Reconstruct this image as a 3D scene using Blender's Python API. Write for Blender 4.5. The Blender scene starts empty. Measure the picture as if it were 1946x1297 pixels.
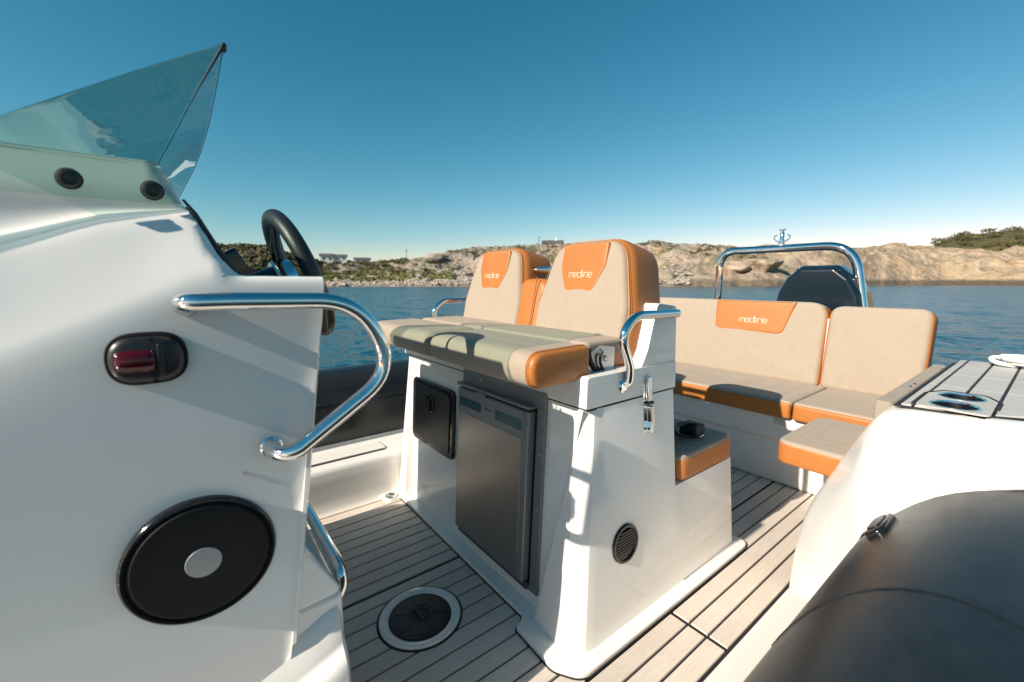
import bpy, bmesh, math, random
import numpy as np
from mathutils import Vector, Matrix
random.seed(7); rng = np.random.default_rng(11)
scene = bpy.context.scene
COL = scene.collection

# ------------------------------------------------------------------ camera
# Units are metres. x = towards port, y = towards the stern, z = up, cockpit sole at z = 0, camera 1 m above it.
cam_data = bpy.data.cameras.new('camera'); cam = bpy.data.objects.new('camera', cam_data); COL.objects.link(cam)
right = Vector((0.61104, 0.79160, 0.0)); fwd = Vector((-0.78386, 0.60507, -0.13946)).normalized()
right.normalize(); up = right.cross(fwd).normalized()
cam.matrix_world = Matrix(((right.x, up.x, -fwd.x, 0), (right.y, up.y, -fwd.y, 0), (right.z, up.z, -fwd.z, 1.0), (0, 0, 0, 1)))
cam_data.sensor_width = 36; cam_data.lens = 14.975
cam_data.clip_start = 0.02; cam_data.clip_end = 6000
cam_data.dof.use_dof = True; cam_data.dof.focus_distance = 1.45; cam_data.dof.aperture_fstop = 3.4
scene.camera = cam

# ------------------------------------------------------------------ sky and sun
SUN_EL = math.radians(31.0)
sun_dir = Vector((0.03, math.cos(SUN_EL), -math.sin(SUN_EL))).normalized()      # the way the light travels: bow to stern
world = bpy.data.worlds.new('World'); scene.world = world; world.use_nodes = True
nt = world.node_tree; nt.nodes.clear()
sky = nt.nodes.new('ShaderNodeTexSky'); sky.sky_type = 'NISHITA'; sky.sun_disc = False
sky.sun_elevation = SUN_EL; sky.sun_rotation = math.pi
sky.air_density = 1.0; sky.dust_density = 0.05; sky.ozone_density = 2.2; sky.altitude = 0
tint = nt.nodes.new('ShaderNodeMixRGB'); tint.blend_type = 'MULTIPLY'; tint.inputs[0].default_value = 1; tint.inputs[2].default_value = (0.48, 1.72, 1.72, 1)
bg = nt.nodes.new('ShaderNodeBackground'); bg.inputs[1].default_value = 0.040
wo = nt.nodes.new('ShaderNodeOutputWorld')
sepc = nt.nodes.new('ShaderNodeSeparateColor'); comb = nt.nodes.new('ShaderNodeCombineColor'); nt.links.new(sky.outputs[0], sepc.inputs[0])
for i_, e_ in enumerate((1.85, 1.04, 1.0)):            # the photograph's teal grade, the same over the whole sky
    pw = nt.nodes.new('ShaderNodeMath'); pw.operation = 'POWER'; pw.inputs[1].default_value = e_
    nt.links.new(sepc.outputs[i_], pw.inputs[0]); nt.links.new(pw.outputs[0], comb.inputs[i_])
nt.links.new(comb.outputs[0], tint.inputs[1]); nt.links.new(tint.outputs[0], bg.inputs[0]); nt.links.new(bg.outputs[0], wo.inputs[0])
sl = bpy.data.lights.new('sun', 'SUN'); sl.energy = 5.0; sl.angle = math.radians(0.55); sl.color = (1.0, 0.90, 0.76)
so = bpy.data.objects.new('sun', sl); COL.objects.link(so); so.rotation_euler = sun_dir.to_track_quat('-Z', 'Y').to_euler()
vs = scene.view_settings; vs.view_transform = 'Standard'; vs.look = 'None'; vs.exposure = 0.63; vs.gamma = 1; vs.use_curve_mapping = False
scene.cycles.max_bounces = 10; scene.cycles.transparent_max_bounces = 16
scene.cycles.caustics_reflective = False; scene.cycles.caustics_refractive = False
scene.cycles.sample_clamp_indirect = 6

# ------------------------------------------------------------------ materials
def nodes_of(m):
    m.use_nodes = True
    return m.node_tree, m.node_tree.nodes['Principled BSDF']
def noise(t, scale, detail=4, rough=.55, vec=None, dist=0):
    n = t.nodes.new('ShaderNodeTexNoise'); n.inputs['Scale'].default_value = scale; n.inputs['Detail'].default_value = detail
    n.inputs['Roughness'].default_value = rough; n.inputs['Distortion'].default_value = dist
    if vec is None:
        c = t.nodes.new('ShaderNodeTexCoord'); vec = c.outputs['Object']
    t.links.new(vec, n.inputs['Vector']); return n
def ramp(t, src, stops):
    r = t.nodes.new('ShaderNodeValToRGB'); e = r.color_ramp.elements
    while len(e) < len(stops): e.new(.5)
    for k, (p, c) in enumerate(stops):
        e[k].position = p; e[k].color = tuple(c) + ((1,) if len(c) == 3 else ())
    t.links.new(src, r.inputs[0]); return r
def mixc(t, fac, a, b, mode='MIX'):
    m = t.nodes.new('ShaderNodeMixRGB'); m.blend_type = mode
    for i, v in ((0, fac), (1, a), (2, b)):
        if isinstance(v, (int, float)): m.inputs[i].default_value = v
        elif isinstance(v, tuple): m.inputs[i].default_value = v + ((1,) if len(v) == 3 else ())
        else: t.links.new(v, m.inputs[i])
    return m.outputs[0]
def bump(t, b, h, strength=.2, dist=.01, chain=None):
    n = t.nodes.new('ShaderNodeBump'); n.inputs['Strength'].default_value = strength; n.inputs['Distance'].default_value = dist
    t.links.new(h, n.inputs['Height'])
    if chain: t.links.new(chain, n.inputs['Normal'])
    t.links.new(n.outputs[0], b.inputs['Normal']); return n.outputs[0]
def mat(name, col, rough=.5, metal=0, var=.06, vscale=6, rvar=.0, bscale=None, bstr=.1, bdist=.002, coat=0, spec=.5):
    m = bpy.data.materials.new(name); t, b = nodes_of(m)
    b.inputs['Roughness'].default_value = rough; b.inputs['Metallic'].default_value = metal
    b.inputs['Coat Weight'].default_value = coat; b.inputs['Coat Roughness'].default_value = .08
    b.inputs['Specular IOR Level'].default_value = spec
    n = noise(t, vscale, 5)
    lo = tuple(max(0, c * (1 - var)) for c in col); hi = tuple(min(1, c * (1 + var)) for c in col)
    r = ramp(t, n.outputs[0], [(.3, lo), (.7, hi)]); t.links.new(r.outputs[0], b.inputs['Base Color'])
    if rvar:
        n2 = noise(t, vscale * 2.3, 6); rr = ramp(t, n2.outputs[0], [(.3, (max(0, rough - rvar),) * 3), (.7, (rough + rvar,) * 3)])
        t.links.new(rr.outputs[0], b.inputs['Roughness'])
    if bscale:
        bump(t, b, noise(t, bscale, 4).outputs[0], bstr, bdist)
    return m
M = {}
M['gelcoat'] = mat('gelcoat', (.80, .775, .735), .11, var=.02, vscale=3, rvar=.05, bscale=6, bstr=.03, bdist=.012)
M['tube'] = mat('tube_fabric', (.012, .0125, .0135), .40, var=.35, vscale=4, rvar=.10, bscale=700, bstr=.12, bdist=.0006)
def tube_mat():
    m = bpy.data.materials.new('tube_rubber'); t, b = nodes_of(m); c = t.nodes.new('ShaderNodeTexCoord')
    mp = t.nodes.new('ShaderNodeMapping'); mp.inputs['Scale'].default_value = (1, .45, 1); t.links.new(c.outputs['Object'], mp.inputs[0])
    n1 = noise(t, 6, 7, .62, mp.outputs[0], .6); n2 = noise(t, 45, 5, .7, mp.outputs[0]); n3 = noise(t, 900, 2, .5)
    f = mixc(t, .4, n1.outputs[0], n2.outputs[0])
    col = ramp(t, f, [(.36, (.009, .0095, .0105)), (.55, (.016, .0165, .0175)), (.72, (.032, .031, .030))]); t.links.new(col.outputs[0], b.inputs['Base Color'])
    rg = ramp(t, f, [(.35, (.27,) * 3), (.65, (.42,) * 3)]); t.links.new(rg.outputs[0], b.inputs['Roughness'])
    k = bump(t, b, n1.outputs[0], .05, .02); bump(t, b, n3.outputs[0], .15, .0006, k); return m
M['tube'] = tube_mat()
M['chrome'] = mat('polished_steel', (.78, .78, .77), .045, 1, var=.03, vscale=30, rvar=.02)
M['steel'] = mat('brushed_steel', (.55, .55, .55), .3, 1, var=.05, vscale=40)
M['cupsteel'] = mat('cup_steel', (.20, .20, .21), .28, 1, var=.4, vscale=60)
M['blackgloss'] = mat('black_gloss_plastic', (.012, .012, .013), .12, var=.1)
M['black'] = mat('black_plastic', (.015, .015, .016), .38, var=.2, vscale=30, rvar=.06)
M['blackmatte'] = mat('black_matte', (.012, .012, .013), .7, var=.2)
M['caulk'] = mat('black_caulk', (.012, .012, .013), .65, var=.2)
M['leather_black'] = mat('black_leather', (.02, .02, .021), .42, var=.2, bscale=330, bstr=.5, bdist=.0012)
M['orange'] = mat('orange_leather', (.40, .138, .028), .48, var=.07, vscale=14, rvar=.05, bscale=420, bstr=.18, bdist=.0006)
M['thread'] = mat('pale_thread', (.75, .60, .45), .7, var=.05)
M['logo'] = mat('white_print', (.72, .60, .47), .6, var=.02)
M['fridge'] = mat('fridge_grey', (.23, .235, .24), .38, .4, var=.05)
M['fridge_dark'] = mat('fridge_dark', (.06, .065, .07), .45, .2, var=.05)
M['fridge_door'] = mat('fridge_door_steel', (.36, .335, .31), .33, .85, var=.06, vscale=2.5, rvar=.05)
M['fridge_grip'] = mat('fridge_grip', (.03, .10, .13), .22, .1, var=.1)
M['redlens'] = mat('red_lens', (.07, .002, .007), .05, var=.15, vscale=40)
M['badge'] = mat('speaker_badge', (.42, .44, .46), .35, .5, var=.05)
M['white'] = mat('white_paint', (.8, .79, .77), .35, var=.03)
M['rope'] = mat('white_rope', (.78, .76, .72), .8, var=.08, vscale=200, bscale=350, bstr=.5, bdist=.002)
M['strap'] = mat('black_webbing', (.012, .018, .022), .6, var=.2, vscale=120)
M['cowl'] = mat('engine_cowl_paint', (.006, .014, .022), .2, var=.1)

def grille_mat():
    m = bpy.data.materials.new('speaker_grille'); t, b = nodes_of(m); c = t.nodes.new('ShaderNodeTexCoord')
    v = t.nodes.new('ShaderNodeTexVoronoi'); v.inputs['Scale'].default_value = 300; v.inputs['Randomness'].default_value = .05; t.links.new(c.outputs['Object'], v.inputs['Vector'])
    r = ramp(t, v.outputs[0], [(.3, (.004, .004, .004)), (.45, (.012, .012, .013))]); t.links.new(r.outputs[0], b.inputs['Base Color']); b.inputs['Roughness'].default_value = .6; b.inputs['Specular IOR Level'].default_value = .25
    bump(t, b, r.outputs[0], .5, .004); return m
M['grille'] = grille_mat()
def fabric(name, a, b_, scale=260, mott=.04):
    m = bpy.data.materials.new(name); t, b = nodes_of(m)
    c = t.nodes.new('ShaderNodeTexCoord')
    w1 = t.nodes.new('ShaderNodeTexWave'); w1.wave_type = 'BANDS'; w1.bands_direction = 'DIAGONAL'; w1.inputs['Scale'].default_value = scale; w1.inputs['Distortion'].default_value = .6
    w2 = t.nodes.new('ShaderNodeTexWave'); w2.wave_type = 'BANDS'; w2.bands_direction = 'Z'; w2.inputs['Scale'].default_value = scale * .8; w2.inputs['Distortion'].default_value = .5
    t.links.new(c.outputs['Object'], w1.inputs[0]); t.links.new(c.outputs['Object'], w2.inputs[0])
    mp = t.nodes.new('ShaderNodeMapping'); mp.inputs['Scale'].default_value = (1, 1, .12); t.links.new(c.outputs['Object'], mp.inputs[0])
    st = noise(t, 120, 5, .7, mp.outputs[0])
    n = noise(t, 7, 5)
    f = mixc(t, .5, w1.outputs[0], w2.outputs[0], 'MULTIPLY')
    f2 = mixc(t, .38, f, st.outputs[0])
    col = ramp(t, f2, [(.12, b_), (.6, a)]).outputs[0]
    col = mixc(t, mott, col, n.outputs[0], 'OVERLAY')
    t.links.new(col, b.inputs['Base Color']); b.inputs['Roughness'].default_value = .85; b.inputs['Specular IOR Level'].default_value = .25
    b.inputs['Sheen Weight'].default_value = .1
    cr = noise(t, 9, 3, .5, dist=1.2); nn_ = bump(t, b, cr.outputs[0], .16, .012); bump(t, b, f2, .35, .0012, nn_); return m
M['fabric'] = fabric('woven_beige_vinyl', (.41, .335, .262), (.28, .22, .165))
M['fabric_grey'] = fabric('woven_taupe_vinyl', (.36, .30, .24), (.23, .185, .15))

def plank_mat(name, a, b_):
    m = bpy.data.materials.new(name); t, b = nodes_of(m)
    c = t.nodes.new('ShaderNodeTexCoord')
    mp = t.nodes.new('ShaderNodeMapping'); mp.inputs['Scale'].default_value = (1, .06, 1); t.links.new(c.outputs['Object'], mp.inputs[0])
    g = noise(t, 260, 4, .7, mp.outputs[0]); n = noise(t, 3.0, 5)
    oi = t.nodes.new('ShaderNodeObjectInfo')
    col = ramp(t, g.outputs[0], [(.25, b_), (.75, a)]).outputs[0]
    col = mixc(t, .22, col, n.outputs[0], 'OVERLAY')
    v = t.nodes.new('ShaderNodeMapRange'); v.inputs[3].default_value = .93; v.inputs[4].default_value = 1.05; t.links.new(oi.outputs['Random'], v.inputs[0])
    col = mixc(t, 1.0, col, v.outputs[0], 'MULTIPLY')
    t.links.new(col, b.inputs['Base Color']); b.inputs['Roughness'].default_value = .62; b.inputs['Specular IOR Level'].default_value = .35
    bump(t, b, g.outputs[0], .25, .0008); return m
M['plank'] = plank_mat('foam_decking', (.66, .58, .50), (.53, .46, .40))
M['pad'] = plank_mat('foam_pad_pale', (.50, .475, .45), (.43, .405, .38))

def glass_mat(name, tintc, gl=.9, rough=.01, bumpy=0):
    m = bpy.data.materials.new(name); m.use_nodes = True; t = m.node_tree; t.nodes.clear()
    tr = t.nodes.new('ShaderNodeBsdfTransparent')
    n = noise(t, 3, 3); r = ramp(t, n.outputs[0], [(.2, tuple(c * .96 for c in tintc)), (.8, tintc)]); t.links.new(r.outputs[0], tr.inputs[0])
    gz = t.nodes.new('ShaderNodeBsdfGlossy'); gz.inputs['Roughness'].default_value = rough
    gz.inputs[0].default_value = (gl, gl, gl, 1)
    fr = t.nodes.new('ShaderNodeFresnel'); fr.inputs[0].default_value = 1.49
    if bumpy:
        bn = t.nodes.new('ShaderNodeBump'); bn.inputs['Strength'].default_value = bumpy; bn.inputs['Distance'].default_value = .03
        n2 = noise(t, 5, 2, .4, dist=1.5); t.links.new(n2.outputs[0], bn.inputs['Height']); t.links.new(bn.outputs[0], gz.inputs['Normal']); t.links.new(bn.outputs[0], fr.inputs['Normal'])
    sc = t.nodes.new('ShaderNodeMath'); sc.operation = 'MULTIPLY'; sc.inputs[1].default_value = .5; t.links.new(fr.outputs[0], sc.inputs[0])
    mx = t.nodes.new('ShaderNodeMixShader'); t.links.new(sc.outputs[0], mx.inputs[0]); t.links.new(tr.outputs[0], mx.inputs[1]); t.links.new(gz.outputs[0], mx.inputs[2])
    o = t.nodes.new('ShaderNodeOutputMaterial'); t.links.new(mx.outputs[0], o.inputs[0]); return m
M['screen'] = glass_mat('tinted_acrylic', (.68, .83, .785), bumpy=.03, gl=.8)
M['flange'] = glass_mat('tinted_acrylic_flange', (.90, .985, .945), bumpy=.02, rough=.08, gl=.5)
M['navglass'] = glass_mat('clear_lens', (.5, .16, .2))

# ------------------------------------------------------------------ object helpers
def tag(o, label=None, cat=None, group=None, kind=None):
    for k, v in (('label', label), ('category', cat), ('group', group), ('kind', kind)):
        if v: o[k] = v
    return o
def thing(name, loc, label, cat, group=None):
    o = bpy.data.objects.new(name, None); o.location = loc; o.empty_display_size = .1; COL.objects.link(o)
    return tag(o, label, cat, group)
def attach(o, parent):
    if parent is not None:
        o.parent = parent
        if parent.type == 'EMPTY': o.matrix_parent_inverse = Matrix.Translation(-Vector(parent.location))
    return o
def mesh(name, verts, faces, m, parent=None, smooth=True, bevel=0, segs=3, ang=35, subsurf=0, weld=False, sharp=False):
    me = bpy.data.meshes.new(name); me.from_pydata([tuple(map(float, v)) for v in verts], [], [tuple(int(i) for i in f) for f in faces]); me.validate()
    bm = bmesh.new(); bm.from_mesh(me)
    if weld: bmesh.ops.remove_doubles(bm, verts=bm.verts, dist=1e-5)
    bmesh.ops.recalc_face_normals(bm, faces=bm.faces); bm.to_mesh(me); bm.free()
    if m is not None: me.materials.append(m)
    if smooth: me.polygons.foreach_set('use_smooth', [True] * len(me.polygons))
    o = bpy.data.objects.new(name, me); COL.objects.link(o); attach(o, parent)
    if bevel:
        b = o.modifiers.new('bevel', 'BEVEL'); b.width = bevel; b.segments = segs; b.limit_method = 'ANGLE'; b.angle_limit = math.radians(ang); b.harden_normals = True
    elif smooth and not subsurf and ang:
        try: me.set_sharp_from_angle(angle=math.radians(ang if sharp else max(ang, 40)))
        except Exception: pass
    if subsurf:
        s = o.modifiers.new('sub', 'SUBSURF'); s.levels = subsurf; s.render_levels = subsurf
    return o
def box(name, lo, hi, m, parent=None, bevel=.002, segs=2):
    x0, y0, z0 = lo; x1, y1, z1 = hi
    v = [(x0, y0, z0), (x1, y0, z0), (x1, y1, z0), (x0, y1, z0), (x0, y0, z1), (x1, y0, z1), (x1, y1, z1), (x0, y1, z1)]
    f = [(0, 3, 2, 1), (4, 5, 6, 7), (0, 1, 5, 4), (1, 2, 6, 5), (2, 3, 7, 6), (3, 0, 4, 7)]
    return mesh(name, v, f, m, parent, smooth=bevel > 0, bevel=bevel, segs=segs)
def rpoly(pts, rad, n=6):
    out = []; k = len(pts)
    for i, p in enumerate(pts):
        r = rad[i] if isinstance(rad, (list, tuple)) else rad
        p = Vector(p); a = Vector(pts[i - 1]) - p; b = Vector(pts[(i + 1) % k]) - p
        la, lb = a.length, b.length
        if r <= 0: out.append(tuple(p)); continue
        a.normalize(); b.normalize(); th = a.angle(b)
        d = min(r / math.tan(th / 2), la * .49, lb * .49)
        p0 = p + a * d; p2 = p + b * d
        for j in range(n + 1):
            t = j / n; q = p0 * (1 - t) ** 2 + p * (2 * t * (1 - t)) + p2 * t * t
            if d > 0: out.append(tuple(q))
    return out
def area2(o): return sum(o[i - 1][0] * o[i][1] - o[i][0] * o[i - 1][1] for i in range(len(o))) / 2
def inset(o, d):
    n = len(o); out = []
    for i in range(n):
        p0, p, p1 = Vector(o[i - 1]), Vector(o[i]), Vector(o[(i + 1) % n])
        e0 = (p - p0); e1 = (p1 - p)
        if e0.length < 1e-9: e0 = e1
        if e1.length < 1e-9: e1 = e0
        e0.normalize(); e1.normalize(); n0 = Vector((-e0.y, e0.x)); n1 = Vector((-e1.y, e1.x)); b = n0 + n1
        if b.length < 1e-6: b = n0
        b.normalize(); k = d / max(.45, b.dot(n0)); out.append(tuple(p + b * k))
    return out
def puff(name, outline, O, U, V, N, t0, t1, rnd, dome, m, parent=None, nr=5, back_rnd=None, curve=None):
    """Upholstered or moulded slab: an outline in the U,V plane extruded along N, with rounded edges and a domed face."""
    O, U, V, N = Vector(O), Vector(U).normalized(), Vector(V).normalized(), Vector(N).normalized()
    if area2(outline) < 0: outline = outline[::-1]
    br = rnd if back_rnd is None else back_rnd
    rings = []
    cx = sum(p[0] for p in outline) / len(outline); cy = sum(p[1] for p in outline) / len(outline)
    rings.append(([(cx + (p[0] - cx) * .02, cy + (p[1] - cy) * .02) for p in inset(outline, br)], t0))
    for j in range(nr + 1):
        a = j / nr * math.pi / 2; rings.append((inset(outline, br * (1 - math.sin(a))), t0 + br * (1 - math.cos(a))))
    for j in range(nr + 1):
        a = j / nr * math.pi / 2; rings.append((inset(outline, rnd * (1 - math.cos(a))), t1 - rnd * (1 - math.sin(a))))
    base = inset(outline, rnd)
    for s in (.97, .9, .8, .65, .45, .2, .02):
        rings.append(([(cx + (p[0] - cx) * s, cy + (p[1] - cy) * s) for p in base], t1 + dome * (1 - s ** 2.2)))
    n = len(outline); verts = []; faces = []
    for ring, h in rings:
        for p in ring:
            q = O + U * p[0] + V * p[1] + N * h
            if curve: q = Vector(curve(q))
            verts.append(q)
    for r in range(len(rings) - 1):
        for i in range(n):
            j = (i + 1) % n; faces.append((r * n + i, r * n + j, (r + 1) * n + j, (r + 1) * n + i))
    faces.append(tuple(range(n))[::-1]); faces.append(tuple((len(rings) - 1) * n + i for i in range(n)))
    return mesh(name, verts, faces, m, parent, ang=75)
def slab(name, outline, O, U, V, N, t0, t1, m, parent=None, bevel=.003, segs=3, ang=35):
    O, U, V, N = Vector(O), Vector(U), Vector(V), Vector(N); n = len(outline)
    v = [O + U * p[0] + V * p[1] + N * t0 for p in outline] + [O + U * p[0] + V * p[1] + N * t1 for p in outline]
    f = [tuple(range(n))[::-1], tuple(range(n, 2 * n))] + [(i, (i + 1) % n, n + (i + 1) % n, n + i) for i in range(n)]
    return mesh(name, v, f, m, parent, bevel=bevel, segs=segs, ang=ang)
def fillet(pts, rad, n=9):
    pts = [Vector(p) for p in pts]; out = [pts[0]]
    for i in range(1, len(pts) - 1):
        r = rad[i - 1] if isinstance(rad, (list, tuple)) else rad
        p = pts[i]; a = pts[i - 1] - p; b = pts[i + 1] - p; la, lb = a.length, b.length; a.normalize(); b.normalize()
        d = min(r, la * .49, lb * .49)
        for j in range(n + 1):
            t = j / n; out.append((p + a * d) * (1 - t) ** 2 + p * (2 * t * (1 - t)) + (p + b * d) * t * t)
    out.append(pts[-1]); return out
def tube(name, pts, r, m, parent=None, seg=16, closed=False, cap=True, flat=1.0, upv=None):
    pts = [Vector(p) for p in pts]; n = len(pts); verts = []; faces = []
    tang = []
    for i in range(n):
        a = pts[(i - 1) % n] if (closed or i) else pts[0]; b = pts[(i + 1) % n] if (closed or i < n - 1) else pts[-1]
        d = b - a; tang.append(d.normalized() if d.length > 1e-9 else Vector((0, 0, 1)))
    ref = Vector(upv) if upv else (Vector((0, 0, 1)) if abs(tang[0].z) < .9 else Vector((1, 0, 0)))
    nrm = (ref - tang[0] * ref.dot(tang[0])).normalized()
    for i in range(n):
        nrm = (nrm - tang[i] * nrm.dot(tang[i])).normalized(); bi = tang[i].cross(nrm)
        rr = r[i] if isinstance(r, (list, tuple)) else r
        for k in range(seg):
            a = 2 * math.pi * k / seg; verts.append(pts[i] + nrm * (math.cos(a) * rr * flat) + bi * (math.sin(a) * rr))
    for i in range(n if closed else n - 1):
        for k in range(seg):
            j = (i + 1) % n; faces.append((i * seg + k, i * seg + (k + 1) % seg, j * seg + (k + 1) % seg, j * seg + k))
    if cap and not closed:
        faces.append(tuple(range(seg))[::-1]); faces.append(tuple((n - 1) * seg + k for k in range(seg)))
    return mesh(name, verts, faces, m, parent, ang=60)
def lathe(name, prof, O, axis, m, parent=None, seg=40, ang=38):
    O = Vector(O); A = Vector(axis).normalized(); ref = Vector((0, 0, 1)) if abs(A.z) < .9 else Vector((1, 0, 0))
    X = ref.cross(A).normalized(); Y = A.cross(X); verts = []; faces = []
    for r, h in prof:
        for k in range(seg):
            a = 2 * math.pi * k / seg; verts.append(O + A * h + (X * math.cos(a) + Y * math.sin(a)) * max(r, 1e-5))
    for i in range(len(prof) - 1):
        for k in range(seg):
            faces.append((i * seg + k, i * seg + (k + 1) % seg, (i + 1) * seg + (k + 1) % seg, (i + 1) * seg + k))
    faces.append(tuple(range(seg))[::-1]); faces.append(tuple((len(prof) - 1) * seg + k for k in range(seg)))
    return mesh(name, verts, faces, m, parent, ang=ang)
def loft(name, rows, m, parent=None, closed=False, cap=False, ang=50, **k):
    n = len(rows[0]); verts = [p for r in rows for p in r]; faces = []
    for i in range(len(rows) - 1):
        for j in range(n if closed else n - 1):
            q = (j + 1) % n; faces.append((i * n + j, i * n + q, (i + 1) * n + q, (i + 1) * n + j))
    if cap: faces.append(tuple(range(n))[::-1]); faces.append(tuple((len(rows) - 1) * n + j for j in range(n)))
    return mesh(name, verts, faces, m, parent, ang=ang, **k)
def chaikin(p, it=2):
    for _ in range(it):
        q = [p[0]]
        for a, b in zip(p[:-1], p[1:]):
            a, b = Vector(a), Vector(b); q += [a * .75 + b * .25, a * .25 + b * .75]
        q.append(p[-1]); p = q
    return [Vector(v) for v in p]
LET = {'m': (1.5, [[(0, 0), (0, .82), (.16, 1), (1.24, 1), (1.4, .82), (1.4, 0)], [(.7, 1), (.7, 0)]]),
       'e': (1.2, [[(.1, .5), (1, .5), (1, .84), (.86, 1), (.14, 1), (0, .84), (0, .16), (.14, 0), (.95, 0)]]),
       'd': (1.2, [[(1, 1.55), (1, 0), (.14, 0), (0, .16), (0, .84), (.14, 1), (.9, 1)]]),
       'l': (.35, [[(0, 1.55), (0, 0)]]), 'i': (.35, [[(0, 1), (0, 0)]]),
       'n': (1.2, [[(0, 0), (0, 1), (.84, 1), (1, .84), (1, 0)]])}
def wordmark(text, O, U, V, width, parent, m, name='logo', r=None):
    tot = sum(LET[c][0] for c in text) - .2; s = width / tot; O, U, V = Vector(O), Vector(U).normalized(), Vector(V).normalized(); N = U.cross(V)
    r = r or s * .06; verts = []; faces = []; x = -tot / 2
    for c in text:
        w, st = LET[c]
        for pl in st:
            for a, b in zip(pl[:-1], pl[1:]):
                pa = O + U * ((x + a[0]) * s) + V * ((a[1] - .5) * s); pb = O + U * ((x + b[0]) * s) + V * ((b[1] - .5) * s)
                d = (pb - pa).normalized(); q = N.cross(d) * r; pa -= d * r * .8; pb += d * r * .8; k = len(verts)
                for h in (-.001, .0007): verts += [pa + q + N * h, pb + q + N * h, pb - q + N * h, pa - q + N * h]
                faces += [(k + 4, k + 5, k + 6, k + 7), (k, k + 1, k + 5, k + 4), (k + 1, k + 2, k + 6, k + 5), (k + 2, k + 3, k + 7, k + 6), (k + 3, k, k + 4, k + 7)]
        x += w
    return mesh(name, verts, faces, m, parent, smooth=False)
X_, Y_, Z_ = (1, 0, 0), (0, 1, 0), (0, 0, 1)

# ================================================================== SETTING: water and shore
WATER_Z = -0.30
def water_mat():
    m = bpy.data.materials.new('sea_water'); t, b = nodes_of(m)
    b.inputs['Base Color'].default_value = (.004, .032, .055, 1); b.inputs['Roughness'].default_value = .22; b.inputs['IOR'].default_value = 1.33
    c = t.nodes.new('ShaderNodeTexCoord')
    mp = t.nodes.new('ShaderNodeMapping'); mp.inputs['Rotation'].default_value = (0, 0, .6); mp.inputs['Scale'].default_value = (1, 1.9, 1); t.links.new(c.outputs['Object'], mp.inputs[0])
    a = noise(t, .5, 3, .5, mp.outputs[0], .6); d = noise(t, 2.3, 4, .6, mp.outputs[0], .8); e = noise(t, .06, 3, .5); g = noise(t, 9, 2, .5, mp.outputs[0], .3)
    def vec(op, p, q):
        n = t.nodes.new('ShaderNodeVectorMath'); n.operation = op
        for i, v in enumerate((p, q)):
            if v is None: continue
            if isinstance(v, tuple): n.inputs[i].default_value = v
            else: t.links.new(v, n.inputs[i])
        return n.outputs[0]
    tot = vec('ADD', vec('MULTIPLY', vec('SUBTRACT', a.outputs[1], (.5, .5, .5)), (.42, .42, 0)), vec('MULTIPLY', vec('SUBTRACT', d.outputs[1], (.5, .5, .5)), (.8, .8, 0)))
    tot = vec('ADD', tot, vec('MULTIPLY', vec('SUBTRACT', g.outputs[1], (.5, .5, .5)), (.4, .4, 0)))
    t.links.new(vec('NORMALIZE', vec('ADD', tot, (0, 0, 1)), None), b.inputs['Normal'])
    col = ramp(t, e.outputs[0], [(.35, (.004, .045, .075)), (.65, (.006, .058, .092))]); t.links.new(col.outputs[0], b.inputs['Base Color'])
    return m
M['water'] = water_mat()
tag(mesh('water', [(-2500, -2500, WATER_Z), (2500, -2500, WATER_Z), (2500, 2500, WATER_Z), (-2500, 2500, WATER_Z)], [(0, 1, 2, 3)], M['water'], smooth=False, ang=0), kind='structure')

def vnoise(x, y, seed=0):
    xi = np.floor(x).astype(np.int64); yi = np.floor(y).astype(np.int64); xf = x - xi; yf = y - yi
    def h(a, b):
        n = (a * 374761393 + b * 668265263 + seed * 1442695041) & 0x7fffffff; n = ((n ^ (n >> 13)) * 1274126177) & 0x7fffffff
        return ((n ^ (n >> 16)) & 0xffff) / 65535.0
    u = xf * xf * (3 - 2 * xf); v = yf * yf * (3 - 2 * yf)
    return (h(xi, yi) * (1 - u) + h(xi + 1, yi) * u) * (1 - v) + (h(xi, yi + 1) * (1 - u) + h(xi + 1, yi + 1) * u) * v
def fbm(x, y, oct=5, seed=0, ridged=False):
    s = 0; a = .5; f = 1
    for o in range(oct):
        n = vnoise(x * f, y * f, seed + o * 17); s = s + a * ((1 - abs(2 * n - 1)) if ridged else n); a *= .5; f *= 2.03
    return s
# azimuth (degrees from the stern axis, negative to starboard): shoreline distance, ridge distance, ridge height, bushiness
PROF = [(-170, 110, 190, 10, .8), (-125, 105, 180, 9, .8), (-100, 105, 170, 8.5, .9), (-88, 105, 165, 10.6, 1), (-82, 105, 165, 11, 1), (-79, 105, 165, 8.6, .8), (-76, 106, 175, 7.6, .45),
        (-71, 106, 185, 8.0, .35), (-67, 106, 180, 9.0, .3), (-62, 106, 170, 10.6, .3), (-57, 107, 165, 13.0, .25), (-52, 107, 165, 13.6, .2), (-47, 108, 165, 14.2, .2), (-42, 108, 165, 14.4, .15),
        (-37, 108, 165, 13.6, .15), (-33.5, 108, 165, 14.8, .1), (-30.5, 108, 170, 13.6, .15), (-27.5, 112, 175, 12.4, .25), (-24, 118, 180, 12.6, .2), (-20, 125, 185, 12.4, .1), (-16, 140, 200, 12.8, .02),
        (-13, 165, 220, 14.2, .0), (-11, 180, 235, 15.6, .0), (-9.5, 190, 245, 15.0, .0), (-7.5, 195, 255, 14.0, .05), (-5, 200, 265, 13.6, .1), (-2.4, 200, 270, 13.2, .1), (10, 205, 280, 13, .2), (40, 220, 300, 12, .3), (75, 240, 320, 10, .5)]
PA = np.array(PROF)
def prof(az, k): return np.interp(az, PA[:, 0], PA[:, k])
NA, NR = 1500, 150
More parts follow.
